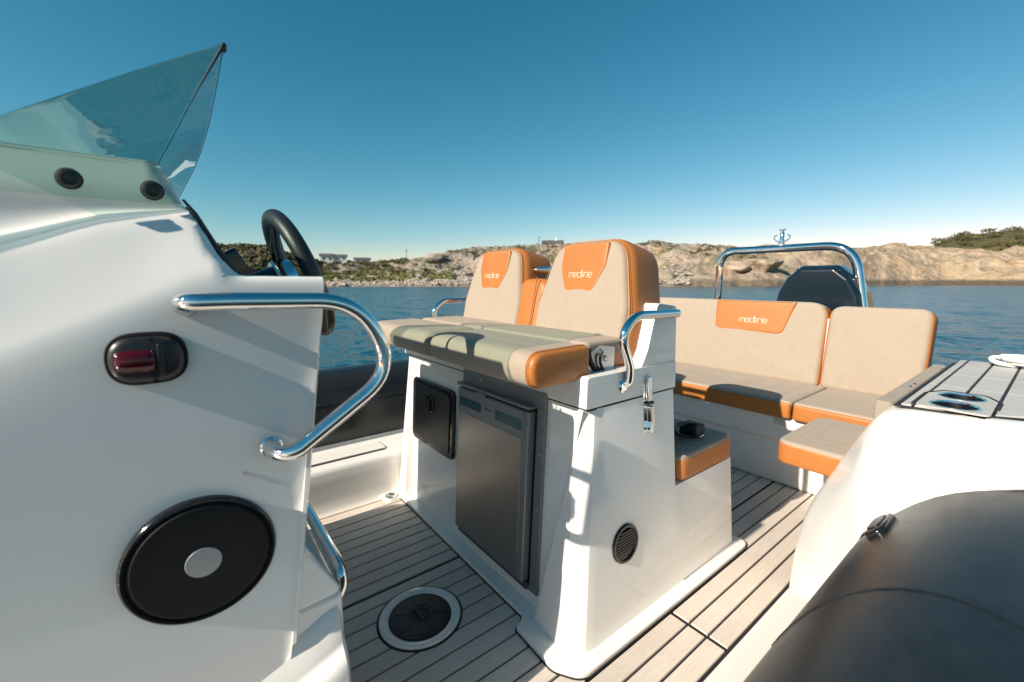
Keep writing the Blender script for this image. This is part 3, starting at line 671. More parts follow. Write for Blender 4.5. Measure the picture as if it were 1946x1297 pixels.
bmesh.ops.triangle_fill(bm, edges=eds, use_beauty=True)
me_ = bpy.data.meshes.new('cup_plate'); bm.to_mesh(me_); bm.free(); me_.materials.append(M['pad'])
cpl = bpy.data.objects.new('cup_plate', me_); COL.objects.link(cpl); attach(cpl, coam)
sk = cpl.modifiers.new('thick', 'SOLIDIFY'); sk.thickness = .004; sk.offset = 0
for dy in (-.068, .066):
    rr_ = []; prof_c = [(.052, .0105), (.052, .0130), (.049, .0142), (.0465, .0135), (.0455, .010), (.0445, -.03), (.043, -.075), (.038, -.078), (.001, -.078)]
    for i in range(49):
        a = 2 * math.pi * i / 48; rr_.append([(CX + math.cos(a) * r_, CY + dy + math.sin(a) * r_, ZT + h_) for r_, h_ in prof_c])
    ch_ = loft('cup_holder', [r[:5] for r in rr_], M['chrome'], coam, ang=40); loft('cup_well', [r[4:] for r in rr_], M['cupsteel'], ch_, ang=40)
# upholstered strip along the inner edge
puff('coaming_bolster', rpoly([(-.014, 0), (.028, 0), (.028, .95), (-.014, .95)], .012), (-.318, 1.69, .612), (1, .04, 0), (0, 1, 0), Z_, -.05, .02, .008, .002, M['fabric_grey'], coam)
for yy in (2.0, 2.06, 2.5): lathe('stud', [(.004, 0), (.004, .002), (0, .0025)], (-.30 + (yy - 2) * .03, yy, .634), Z_, M['black'], coam, 10)

# white rope left on the coaming
rp = thing('rope', (-.10, 2.6, ZT + .008), 'white rope lying in loose loops on the aft end of the side coaming', 'rope')
def rope(seed, n, c, spread):
    r_ = np.random.default_rng(seed); pts = []
    for i in range(n):
        a = i * 1.15 + r_.uniform(-.3, .3); rr = spread * r_.uniform(.55, 1.1)
        pts.append(Vector((c[0] + math.cos(a) * rr * 1.35, c[1] + math.sin(a) * rr * .8, c[2] + .010 + .0016 * i + r_.uniform(0, .012))))
    return chaikin(pts, 3)
tube('rope_coil', rope(3, 20, (-.045, 2.56, ZT + .006), .075), .0085, M['rope'], rp, 8)
tube('rope_end', chaikin([Vector(q) for q in [(-.10, 2.58, ZT + .03), (-.14, 2.60, ZT + .042), (-.165, 2.575, ZT + .036), (-.14, 2.545, ZT + .022), (-.09, 2.55, ZT + .018)]], 3), .0085, M['rope'], rp, 8)

# ================================================================== HELM CONSOLE
con = thing('helm_console', (-1.19, -.3, 0), 'white glossy helm console in the left foreground with black speaker and red light', 'console')
XM = -1.25
def ridge_z(y): return float(np.interp(y, [-1.2, -.6, -.182, -.09, .024], [.84, .955, 1.054, 1.084, 1.102]))
def bend_z(y): return float(np.interp(y, [-1.2, -.6, -.185, -.003, .06, .2], [.50, .72, .903, .984, 1.006, 1.006]))
def zmax(y): return float(np.interp(y, [-9, -.014, .012, .024, .050, .064, .078, .3], [9, 1.19, 1.125, 1.104, 1.045, 1.022, 1.0085, 1.0085]))
def yaft(z): return .197 - .135 * (1.0085 - z)
ycols = [-1.2, -.95, -.75, -.6, -.48, -.38, -.30, -.24, -.19, -.15, -.11, -.08, -.05, -.03, -.014, 0, .012, .020, .028, .038, .050, .060, .068, .076, .086, .10, .12, .14, .16, .18, 1.0, 1.001]
rows = []
for ci, y in enumerate(ycols):
    last = y >= 1.0; yy = .197 if last else y
    taper = .058 * (.19 - yy); zz = min(0, yy - .19) * .42
    keys = [(-.882, 1.185), (-.866, 1.14), (-.861, 1.116), (-.860, .5 * (1.112 + ridge_z(yy) + .008)), (-.853, ridge_z(yy) + .012), (-.843, ridge_z(yy) + .005), (-.836, ridge_z(yy) - .005), (-.826, ridge_z(yy) - .024), (-.797, bend_z(yy) + .03), (-.786, bend_z(yy)), (-.782, bend_z(yy) - .05), (-.780, .80), (-.777, .62), (-.775, .5), (-.774, .42 + zz), (-.774, .36 + zz)]
    zm = zmax(yy); out = []; nn = len(keys)
    for i, (x, z) in enumerate(keys):
        if z > zm: x = min(x, -.789 - .004 * (nn - i) * .6); z = zm - .0005 * max(0, (i - 7))
        out.append(Vector((x - taper, 0, z)))
    sm = chaikin(out, 2); half = []
    for p in sm:
        if last:
            q = .0 if y == 1.0 else .007
            half.append(Vector((p.x - q, min(yaft(p.z), .197) + (0 if y == 1.0 else .004), p.z - (q * .6 if p.z > 1.0 else 0))))
        else:
            half.append(Vector((p.x, min(yy, yaft(p.z) - .006) if yy > .05 else yy, p.z)))
    star = [Vector((2 * XM - p.x, p.y, p.z)) for p in half]
    rows.append(half[::-1] + star)
# half runs top to bottom, so half[::-1]+star goes port bottom > top > starboard bottom
body = loft('console_body', rows, M['gelcoat'], con, closed=True, cap=True, ang=48)
# lower plinth with moulded ledge
lp = [(-.800, .40), (-.782, .385), (-.774, .368), (-.762, .338), (-.748, .322), (-.732, .311), (-.722, .295), (-.719, .26), (-.717, .1), (-.716, -.002)]
rows = []
for y in (-1.2, -.6, -.3, -.1, .05, .12, .165, .185, .192):
    zz = min(0, (y - .19)) * .42; ins = .018 if y > .19 else (.004 if y > .18 else 0); tp_ = .058 * (.19 - y)
    sec = chaikin([Vector((a - ins - tp_ - (.010 if b < .33 else 0), y, max(-.002, b + (zz if b > .15 else 0)))) for a, b in lp], 2)
    rows.append(sec[::-1] + [Vector((2 * XM - p.x, p.y, p.z)) for p in sec])
loft('console_plinth', rows, M['gelcoat'], con, closed=True, cap=True, ang=55)
for s in (0, 1):
    xx = -.80 if not s else 2 * XM + .80
    if not s: box('foot_box', (2 * XM + .79, .02, .0), (-.79, .198, .408), M['gelcoat'], con, .012, 4)
    slab('foot_cheek', rpoly([(.06, .60), (.115, .56), (.198, .41), (.06, .40)], [0, .02, .012, 0]), (xx, 0, 0), Y_, Z_, X_, -.025, .012, M['gelcoat'], con, .006)
# dash: black instrument panel on the sloping face behind the screen
slab('dash_panel', rpoly([(-.33, .0), (.33, .0), (.33, .13), (-.33, .13)], .03), (XM, .083, 1.014), X_, (0, -.45, .89), (0, .89, .45), -.03, -.002, M['black'], con, .004)
tag(tube('dash_trim', [(-.845, .014, 1.124), (-.846, .028, 1.104), (-.848, .05, 1.058), (-.85, .064, 1.028), (-.852, .074, 1.014)], [.002, .003, .0035, .006, .006], M['black'], con, 10), 'black edge trim running down the side of the dash')
slab('display', rpoly([(-.10, 0), (.10, 0), (.10, .075), (-.10, .075)], .008), (-1.12, .125, 1.0), X_, (0, -.5, .86), (0, .86, .5), -.02, .004, M['blackgloss'], con, .003)
# engine throttle knob showing past the aft edge
puff('throttle', rpoly([(-.02, -.05), (.02, -.05), (.02, .05), (-.02, .05)], .018), (-1.0, .228, .935), Y_, Z_, X_, -.03, .03, .012, .002, M['black'], con)
# long grab rail on the port side
gp = [(-.795, .004, .965), (-.765, -.002, .9695), (-.728, .004, .9708), (-.726, .05, .9715), (-.724, .235, .968), (-.722, .292, .842), (-.724, .12, .728), (-.745, .098, .727), (-.78, .095, .728)]
gr = tube('grab_rail', fillet(gp, [.015, .02, .05, .085, .075, .06, .02]), .0128, M['chrome'], con, 22)
lathe('rail_foot', [(.0175, 0), (.0170, .003), (.0145, .005), (.0125, .008)], (-.781, .097, .7275), X_, M['chrome'], gr, 28)
lathe('rail_foot', [(.0165, 0), (.0160, .003), (.0140, .005), (.0125, .008)], (-.794, .004, .965), X_, M['chrome'], gr, 28)
# foot rail
fr = tube('foot_rail', fillet([(-1.55, .13, .36), (-1.55, .205, .43), (-.835, .205, .43), (-.822, .205, .385), (-.822, .15, .345)], [.04, .04, .03, .03]), .0125, M['chrome'], con, 18)

# windscreen: raked front, wrapped sides, overlapping base flange
ws = thing('windscreen', (-1.25, -.1, 1.17), 'teal tinted acrylic windscreen wrapped round the top of the console', 'windscreen')
AFT = [(-.868, -.014, 1.178), (-.869, .010, 1.225), (-.870, .043, 1.295), (-.872, .080, 1.366), (-.872, .086, 1.379), (-.90, .087, 1.380), (-1.05, .087, 1.378), (-1.22, .087, 1.378), (-1.33, .085, 1.372), (-1.39, .075, 1.347), (-1.47, .058, 1.305), (-1.57, .018, 1.24), (-1.645, -.014, 1.178)]
def fr_pt(k, s):
    """s = 0 at the aft edge, 1 at the base along the front."""
    a = Vector(AFT[k]); base = [(-.868, -.24), (-.868, -.24), (-.869, -.235), (-.870, -.225), (-.876, -.222), (-.91, -.230), (-1.04, -.255), (-1.2, -.265), (-1.34, -.25), (-1.44, -.236), (-1.56, -.225), (-1.635, -.228), (-1.647, -.24)][k]
    b = Vector((base[0], base[1], 1.176)); p = a.lerp(b, s)
    p.z = a.z + (1.176 - a.z) * (s ** 1.04); return p
rows = [chaikin([fr_pt(k, s) for k in range(len(AFT))], 2) for s in [i / 14 for i in range(15)]]
loft('screen_pane', rows, M['screen'], ws, ang=80)
flo = [(-.30, .0), (-.012, .0), (-.011, .0)]
fl_sec = lambda e: [(-.8665 + e, 1.180), (-.862 + e, 1.172), (-.8565 + e, 1.150), (-.8555 + e, 1.135), (-.8555 + e, 1.117)]
rows = []
for y, top in ((-.6, 1.10), (-.42, 1.145), (-.30, 1.165), (-.22, 1.176), (-.17, 1.179), (-.1, 1.178), (-.05, 1.1775), (-.008, 1.177)):
    sec = []
    for i, (x, z) in enumerate(fl_sec(0)):
        zz = 1.117 + (z - 1.117) * (top - 1.117) / .063 if y > -.4 else z - (1.18 - top)
        sec.append(Vector((x, y + (.022 * (1.178 - z) / .06 if y > -.02 else 0), zz)))
    rows.append(chaikin(sec, 2))
fl = loft('base_flange', rows, M['flange'], ws, ang=80)
m_ = fl.modifiers.new('thick', 'SOLIDIFY'); m_.thickness = .005; m_.offset = 1
for (yy, zz) in ((-.108, 1.1385), (-.021, 1.1335)):
    bt = lathe('bolt', [(.0122, 0), (.0122, .006), (.0105, .009), (.007, .010), (.006, .0085), (0, .0085)], (-.851, yy, zz), X_, M['black'], ws, 26)
    lathe('washer', [(.0142, 0), (.0142, .003), (.0122, .004)], (-.8515, yy, zz), X_, M['blackmatte'], bt, 26)
edge = chaikin([Vector(AFT[i]) for i in range(0, 6)], 2)
tube('edge_trim', [p + Vector((0, .003, 0)) for p in edge], [.0006 + .0040 * min(1, max(0, (i / len(edge) - .35) * 1.8)) for i in range(len(edge))], M['blackmatte'], ws, 8)
tube('edge_seam', [p + Vector((0, .002, 0)) for p in chaikin([Vector(AFT[i]) for i in range(5, 13)], 2)], .0009, M['blackmatte'], ws, 6)

# navigation light
NL = Vector((-.793, -.0445, .8915)); nav = thing('navigation_light', NL, 'oval black navigation light with red lens on the console side', 'light')
SV = Vector((.012, 0, 1)).normalized()
puff('housing', rpoly([(-.044, -.035), (.042, -.035), (.042, .034), (-.044, .034)], .034, 8), NL, Y_, SV, X_, 0, .022, .014, .002, M['black'], nav)
slab('backplate', rpoly([(-.047, -.038), (.045, -.038), (.045, .037), (-.047, .037)], .037, 8), NL, Y_, SV, X_, -.004, .005, M['blackmatte'], nav, .002)
tube('red_lens', [NL + Vector((.012, y_, -.001)) for y_ in (-.036, -.034, -.028, -.015, .0, .006, .008)], [.010, .0150, .0180, .0190, .0190, .0185, .016], M['redlens'], nav, 32)
slab('lens_collar', rpoly([(.011, -.024), (.017, -.024), (.017, .022), (.011, .022)], .002), NL, Y_, SV, X_, .010, .029, M['black'], nav, .002)
for zz in (-.029, .029): lathe('screw', [(.003, 0), (.003, .002), (0, .0025)], NL + Vector((.0225, .006, zz)), X_, M['blackgloss'], nav, 12)

# speaker
SP = Vector((-.788, -.008, .567)); spk = thing('speaker', SP, 'large round black speaker with grey badge on the console side', 'speaker')
SA = Vector((1, 0, -.008))
lathe('trim_ring', [(r_ * .955, h_) for r_, h_ in [(.106, -.004), (.106, .004), (.1052, .0075), (.1025, .0095), (.099, .0090), (.0965, .006)]], SP, SA, M['blackgloss'], spk, 72)
gp_ = [(.0970, .0045), (.0965, .007), (.092, .0100)] + [(.092 - .068 * i / 40, .0105 + .0025 * math.sin(i / 40 * 1.5) + (.0008 if i % 2 else 0)) for i in range(41)]
lathe('grille', [(r_ * .955, h_) for r_, h_ in gp_] + [(0, .013)], SP, SA, M['grille'], spk, 72, 80)
lathe('badge', [(.0235, .010), (.0235, .0145), (.0228, .0152), (0, .0152)], SP, SA, M['badge'], spk, 40, 12)
bx_ = puff('leaf_bit', [(0, -.0012), (.006, .0), (.011, .0014), (.005, .001)], (-.786, .052, .690), Y_, Z_, X_, 0, .002, .0004, 0, mat('dry_leaf', (.2, .09, .03), .7), None)
bx_.name = 'leaf'; tag(bx_, 'tiny brown leaf stuck above the speaker on the console', 'leaf')

# steering wheel
WCn = Vector((-1.18, .236, 1.014)); th = math.radians(20); WN = Vector((0, math.cos(th), math.sin(th))); WU = Vector((0, -math.sin(th), math.cos(th))); WR = Vector((1, 0, 0))
sw = thing('steering_wheel', WCn, 'black leather steering wheel rising behind the console', 'steering wheel')
RW = .145
tube('rim', [WCn + WR * math.cos(2 * math.pi * i / 72) * RW + WU * math.sin(2 * math.pi * i / 72) * RW for i in range(72)], .0185, M['leather_black'], sw, 20, closed=True)
for a in (90, 210, 330):
    d_ = WR * math.cos(math.radians(a)) + WU * math.sin(math.radians(a)); 
    tube('spoke', [WCn - WN * .03 + d_ * .03, WCn - WN * .02 + d_ * .08, WCn + d_ * .13], [.016, .012, .010], M['blackgloss'], sw, 10, flat=.5)
hubm = lathe('hub', [(.05, -.05), (.05, -.02), (.042, -.008), (0, -.004)], WCn, WN, M['chrome'], sw, 32)
lathe('column', [(.035, -.14), (.04, -.05)], WCn, WN, M['black'], sw, 24)

# ================================================================== HELM SEAT PEDESTAL
hs = thing('helm_bench', (-1.22, 1.15, .02), 'white double helm seat pedestal with beige and orange backrests', 'helm seat')
def ped_sec(z, rear):
    xr = -.67 - .075 * z; xl = -1.872 + .03 * z; yf = .768 + .05 * z; p = .036 * max(0, 1 - z / .66); pin = -.865 + .11 * (z / .62); pil = -1.742 - .03 * (z / .62)
    pr = yf - p
    port = [(pin, yf), (pin + .012, pr + .004 * (p > .003)), (xr - .045, pr - .012 * max(0, 1 - z / .3)), (xr - .022, pr + .012), (xr - .006, pr + .035), (xr, pr + .068)]
    star = [(pil, yf), (pil - .012, pr), (xl + .05, pr), (xl + .02, pr + .012), (xl, .83)]
    return [(xr, rear - .015), (xr - .015, rear), (xl + .015, rear), (xl, rear - .015)] + star[::-1] + port
def zrows(zs, rear): return [[(x, y, z) for x, y in ped_sec(z, rear if not callable(rear) else rear(z))] for z in zs]
base = loft('pedestal', zrows([.012, .06, .12, .2, .28, .345, .352], lambda z: 1.585 - .02 * z), M['gelcoat'], hs, closed=True, cap=True, ang=17, sharp=True)
base2 = loft('pedestal_upper', zrows([.3519, .45, .55, .62, .6668], lambda z: 1.215 - .012 * z), M['gelcoat'], hs, closed=True, cap=False, ang=17, sharp=True)
# lid moulding with raised back
lidp = rpoly([(.797, .6705), (1.208, .669), (1.2035, .755), (.80, .755)], [.006, .004, .006, .012])
slab('lid', lidp, (0, 0, 0), Y_, Z_, X_, -1.845, -.7215, M['gelcoat'], hs, .012, 4)
slab('lid_back', rpoly([(1.0, .74), (1.2045, .74), (1.193, .925), (1.095, .937), (1.055, .80), (1.03, .757)], [.006, .004, .015, .02, .03, .03]), (0, 0, 0), Y_, Z_, X_, -1.69, -.7235, M['gelcoat'], hs, .012, 4)
slab('lid_seam', [(.808, .664), (1.2, .662), (1.2, .6735), (.808, .6745)], (0, 0, 0), Y_, Z_, X_, -1.83, -.7245, M['blackmatte'], hs, 0)
# access hatch
FP = lambda x, z, off: Vector((x, .768 + .05 * z - off, z))
UV = (0, .05, 1)
def fslab(name, x0, x1, z0, z1, rad, o0, o1, m, par, bev=.004, segs=3): return slab(name, rpoly([(x0, z0), (x1, z0), (x1, z1), (x0, z1)], rad), (0, .768, 0), X_, UV, (0, -1, .05), o0, o1, m, par, bev, segs)
hat = fslab('access_hatch', -1.735, -1.375, .308, .585, .035, .0, .014, M['blackgloss'], hs, .006); tag(hat, 'black square access hatch with recessed latch')
fslab('hatch_panel', -1.712, -1.40, .33, .562, .022, .013, .018, M['black'], hat, .002)
lt = puff('hatch_latch', rpoly([(-.035, -.03), (.035, -.03), (.03, .03), (0, .05), (-.03, .03)], .028), FP(-1.555, .495, .018), X_, UV, (0, -1, .05), -.003, .006, .004, 0, M['blackgloss'], hat)
puff('latch_grip', rpoly([(-.006, -.026), (.006, -.026), (.006, .03), (-.006, .03)], .005), FP(-1.553, .492, .018), X_, UV, (0, -1, .05), .004, .014, .003, 0, M['black'], lt)
# side vent
VC = Vector((-.6895, .938, .262)); vn = lathe('vent', [(.056, -.003), (.056, .004), (.053, .007), (.047, .0065), (.0455, .002), (0, .002)], VC, (1, 0, .075), M['blackgloss'], hs, 44)
for i in range(9):
    zz = -.036 + .009 * i; hw = math.sqrt(max(.0001, .0445 ** 2 - zz * zz))
    slab('slat', [(-hw, -.0022), (hw, -.0022), (hw, .0022), (-hw, .0022)], VC + Vector((0, 0, zz)), Y_, Z_, (1, 0, .075), .001, .0055, M['black'], vn, 0)
# draw latch
LC = Vector((-.7225, 1.052, .65)); la = thing('draw_latch', LC, 'polished steel draw latch joining lid and side of the helm seat', 'latch')
slab('latch_plate', rpoly([(-.016, -.09), (.012, -.09), (.014, .0), (.012, .082), (-.012, .082), (-.016, 0)], .004), LC, Y_, (-.075, 0, 1), X_, -.001, .005, M['chrome'], la, .0015)
slab('latch_hook', rpoly([(-.007, .004), (.012, .004), (.013, .075), (-.006, .075)], .004), LC, Y_, (-.075, 0, 1), X_, .005, .018, M['chrome'], la, .003)
slab('latch_lever', rpoly([(-.004, -.09), (.010, -.092), (.020, -.06), (.018, -.012), (.002, -.012), (.004, -.06)], .004), LC, Y_, (-.075, 0, 1), X_, .004, .020, M['chrome'], la, .003)
tube('latch_pin', [LC + Vector((.011, -.004, -.004)), LC + Vector((.011, .022, -.004))], .005, M['black'], la, 10)
lathe('screw', [(.004, 0), (.004, .0015), (0, .002)], LC + Vector((.0115, -.010, -.078)), X_, M['blackmatte'], la, 12)
# arm rails
ap = [(-.735, .945, .712), (-.712, .957, .722), (-.706, .953, .765), (-.703, .905, .852), (-.703, .955, .908), (-.703, 1.168, .905), (-.748, 1.172, .905)]
for s in (0, 1):
    pts = ap if not s else [(2 * -1.238 - p[0], p[1], p[2]) for p in ap]
    rl = tube('arm_rail', fillet(pts, [.012, .03, .05, .06, .008]), .0125, M['chrome'], hs, 20)
    xx = pts[0][0]; lathe('rail_foot', [(.019, 0), (.0185, .003), (.0150, .005), (.0125, .008)], ((-.7225 if not s else 2 * -1.238 + .7225), .943, .7125), (1, 0, .1) if not s else (-1, 0, .1), M['chrome'], rl, 28)
# hinge bracket under the seat side
br = slab('hinge_bracket', rpoly([(.845, .752), (.965, .752), (.965, .815), (.90, .825), (.845, .80)], .008), (-.775, 0, 0), Y_, Z_, X_, -.003, .004, M['steel'], hs, .001)
for (y_, z_) in ((.905, .805), (.925, .786)): lathe('bolt', [(.009, 0), (.009, .004), (.006, .007), (0, .0075)], (-.771, y_, z_), X_, M['steel'], br, 16)
tube('hinge_cable', chaikin([Vector(q) for q in [(-.765, .905, .808), (-.763, .892, .79), (-.763, .90, .765), (-.765, .915, .752)]], 3), .004, M['blackmatte'], br, 8)
tube('hinge_arm', chaikin([Vector(q) for q in [(-.768, .855, .82), (-.766, .858, .79), (-.766, .875, .765), (-.768, .90, .75)]], 3), .006, M['blackmatte'], br, 10, flat=.5)

# --- cushions
def stitch(name, pts, parent, r=.0011): return tube(name, pts, r, M['thread'], parent, 5)
def dashes(name, path, parent, m, r=.0009, dash=.0055, gap=.003):
    path = [Vector(p) for p in path]; L = 0; verts = []; faces = []; on = True; seg = [path[0]]
    def emit(a, b):
        d = (b - a)
        if d.length < 1e-4: return
        d.normalize(); u = d.orthogonal().normalized(); w = d.cross(u); k = len(verts)
        for q in (a, (a + b) / 2, b):
            rr = r if q != (a + b) / 2 else r * 1.35
            verts.extend([q + u * rr, q + w * rr, q - u * rr, q - w * rr])
        for j in (0, 4):
            for i in range(4): faces.append((k + j + i, k + j + (i + 1) % 4, k + j + 4 + (i + 1) % 4, k + j + 4 + i))
    pos = 0.0; start = path[0]
    for a, b in zip(path[:-1], path[1:]):
        d = (b - a).length; t = 0.0
        while d - t > 1e-9:
            lim = dash if on else gap; step = min(lim - pos, d - t); t += step; pos += step
            if lim - pos < 1e-9:
                q = a + (b - a) * (t / d)
                if on: emit(start, q)
                start = q; pos = 0.0; on = not on
    return mesh(name, verts, faces, m, parent)
M['thread_dark'] = mat('orange_thread', (.52, .27, .12), .7, var=.05)
bol = rpoly([(.640, .738), (.846, .742), (.846, .832), (.640, .828)], [.042, .014, .016, .044], 9)
def bolster(x0, x1, cap_port, cap_star):
    a = x0 + (.024 if cap_star else 0); b = x1 - (.024 if cap_port else 0)
    o = puff('seat_bolster', bol, (0, 0, 0), Y_, Z_, X_, a, b, .034 if not cap_port else .002, .0, M['fabric'], hs, back_rnd=.034)
    if cap_port:
        puff('bolster_end', inset(bol if area2(bol) > 0 else bol[::-1], .0008), (0, 0, 0), Y_, Z_, X_, b - .002, x1, .014, .004, M['orange'], o, back_rnd=.0005)
        ins_ = inset(bol if area2(bol) > 0 else bol[::-1], .0); dashes('stitching', [(b + .0075, p[0], p[1]) for p in inset(bol if area2(bol) > 0 else bol[::-1], -.0006)], o, M['thread_dark'], .0011)
        tube('bolster_seam', [(b + .001, p[0], p[1]) for p in bol], .0022, M['orange'], o, 6, closed=True)
    return o
bolster(-1.298, -.752, True, False); bolster(-1.845, -1.304, False, False)
def seat(x0, x1, port):
    o = puff('seat_cushion', rpoly([(x0, .851), (x1, .851), (x1, 1.045), (x0, 1.045)], .015), (0, 0, 0), X_, Y_, Z_, .80, .836, .012, .006, M['fabric'], hs)
    puff('seat_band', rpoly([(x0 + .001, .852), (x1 - .001, .852), (x1 - .001, 1.044), (x0 + .001, 1.044)], .015), (0, 0, 0), X_, Y_, Z_, .756, .808, .006, 0, M['orange'], o)
    return o
seat(-1.283, -.772, True); seat(-1.775, -1.288, False)
# backrests: orange shell, woven face, orange headrest panel
LEAN = .22
def backrest(xc, sgn=1):
    U = Vector(X_); V = Vector((0, LEAN, 1)).normalized(); N = U.cross(V) * -1 * -1
    N = Vector((0, -1, LEAN)).normalized(); O = Vector((xc, .985, .752))
    out = rpoly([(-.213, 0), (.213, 0), (.212, .17), (.155, .398), (-.155, .398), (-.212, .17)], [.03, .03, .14, .10, .10, .14], 9)
    sh = puff('backrest', out, O, U, V, N, -.185, -.006, .040, .0, M['orange'], hs, nr=7)
    wo_ = rpoly([(-.196, .005), (.196, .005), (.197, .17), (.142, .384), (-.142, .384), (-.197, .17)], [.02, .02, .13, .085, .085, .13], 9)
    fc = puff('backrest_face', wo_, O, U, V, N, -.045, .002, .018, .009, M['fabric'], sh, nr=5)
    hp = rpoly([(-.098, .376), (.098, .376), (.098, .30), (.062, .215), (-.062, .215), (-.098, .30)], [.01, .01, .06, .03, .03, .06], 6)
    # headrest panel follows the dome of the face
    pn = puff('headrest_panel', hp, O, U, V, N, -.020, .0105, .007, .0012, M['orange'], sh)
    edge = inset(hp if area2(hp) > 0 else hp[::-1], .006)
    dashes('stitching', [O + U * p[0] + V * p[1] + N * .0098 for p in edge + edge[:1]], pn, M['thread_dark'], .0009)
    dashes('stitching', [O + U * p[0] + V * p[1] + N * -.0082 for p in inset(wo_ if area2(wo_) > 0 else wo_[::-1], -.0065)], sh, M['thread_dark'], .0010)
    tube('face_seam', [O + U * p[0] + V * p[1] + N * -.0135 for p in inset(wo_ if area2(wo_) > 0 else wo_[::-1], -.001)], .0025, M['orange'], sh, 6, closed=True)
    wordmark('medline', O + V * .272 + N * .0112, U, V, .100, pn, M['logo'])
    return sh
backrest(-.975); backrest(-1.475)
# orange bridge between the two backrests
V_ = Vector((0, LEAN, 1)).normalized(); N_ = Vector((0, -1, LEAN)).normalized()
puff('centre_bolster', rpoly([(-.085, 0), (.085, 0), (.085, .262), (-.085, .262)], [.01, .01, .06, .06], 8), (-1.235, .992, .76), X_, V_, N_, -.14, -.004, .03, .006, M['orange'], hs)
tube('seam', [(-1.195, .985 + LEAN * t, .765 + t) for t in (0, .08, .16, .22, .25)], .0018, M['orange'], hs, 6)
tube('back_bar', [(-1.42, 1.115, 1.043), (-1.05, 1.115, 1.043)], .0125, M['chrome'], hs, 16)
# rear facing jump seat
jc = puff('rear_seat_cushion', rpoly([(-1.70, 1.222), (-.694, 1.222), (-.694, 1.565), (-1.70, 1.565)], .035), (0, 0, 0), X_, Y_, Z_, .40, .442, .012, .004, M['fabric_grey'], hs)
puff('seat_band', rpoly([(-1.70, 1.222), (-.692, 1.222), (-.692, 1.567), (-1.70, 1.567)], .036), (0, 0, 0), X_, Y_, Z_, .356, .432, .010, 0, M['orange'], jc)
puff('rear_backrest', rpoly([(-1.66, .46), (-.76, .46), (-.765, .78), (-1.65, .78)], .03), (0, 1.21, 0), X_, Z_, Y_, 0, .05, .018, .004, M['fabric_grey'], hs)

# fridge set into the front of the pedestal
fg = thing('fridge', (-1.09, .75, .07), 'grey built-in fridge with steel door in the front of the helm seat', 'fridge')
for (a, b, c_, d_) in ((-1.316, -.868, .635, .682), (-1.316, -.868, .066, .088), (-1.316, -1.300, .088, .635), (-.902, -.868, .088, .635)):
    fslab('frame_rail', a, b, c_, d_, .002, .0, .010, M['fridge'], fg, .002, 2)
fslab('cavity', -1.30, -.90, .088, .636, 0, .0, .004, M['blackmatte'], fg, 0)
dr = fslab('door', -1.308, -.912, .094, .622, .006, .006, .034, M['fridge'], fg, .006)
fslab('door_panel', -1.297, -.938, .108, .535, .002, .0335, .0355, M['fridge_door'], dr, .0008, 1)
fslab('control_strip', -1.304, -.93, .542, .619, .003, .0335, .0365, M['fridge'], dr, .001, 1)
fslab('grip_recess', -1.292, -1.155, .560, .592, .003, .0355, .0375, M['fridge_grip'], dr, .001, 1)
fslab('grip_recess', -1.075, -.938, .560, .592, .003, .0355, .0375, M['fridge_grip'], dr, .001, 1)
fslab('brand_plate', -1.135, -1.095, .578, .584, .001, .0363, .0372, M['fridge_dark'], dr, 0)
fl_ = fslab('top_flap', -1.310, -.908, .630, .640, .003, .006, .040, M['fridge'], fg, .003)
puff('flap_catch', rpoly([(-.03, -.004), (.03, -.004), (.02, .006), (-.02, .006)], .003), FP(-1.15, .628, .040), X_, UV, (0, -1, .05), -.002, .003, .001, 0, M['fridge'], fl_)
fslab('kick_grille', -1.306, -.905, .07, .092, .002, .006, .020, M['fridge_dark'], fg, .002)
for z_ in (.16, .33, .50): lathe('screw', [(.004, 0), (.004, .001), (0, .0015)], FP(-.884, z_, .010), (0, -1, .05), M['steel'], fg, 12)
lathe('screw', [(.004, 0), (.004, .001), (0, .0015)], FP(-1.20, .66, .010), (0, -1, .05), M['chrome'], fg, 12)

# black lap strap left on the jump seat
st = thing('seat_strap', (-.80, 1.40, .444), 'black webbing strap with buckle lying on the rear jump seat', 'strap')
def ribbon(name, pts, w, par, up_=X_): return tube(name, chaikin([Vector(q) for q in pts], 3), w, M['strap'], par, 8, flat=.12, upv=up_)
ribbon('webbing', [(-.80, 1.27, .60), (-.80, 1.285, .52), (-.79, 1.31, .47), (-.775, 1.37, .455), (-.765, 1.43, .449)], .028, st, Z_)
ribbon('webbing', [(-.84, 1.27, .58), (-.835, 1.30, .50), (-.81, 1.36, .48), (-.79, 1.42, .50), (-.775, 1.455, .46), (-.77, 1.40, .449)], .028, st, Z_)
bk = box('buckle', (-.815, 1.40, .446), (-.745, 1.46, .490), M['strap'], st, .008)
tube('buckle_ring', [(-.742 + .0, 1.41 + .03 * t, .452) for t in (0, 1)], .004, M['chrome'], bk, 8)

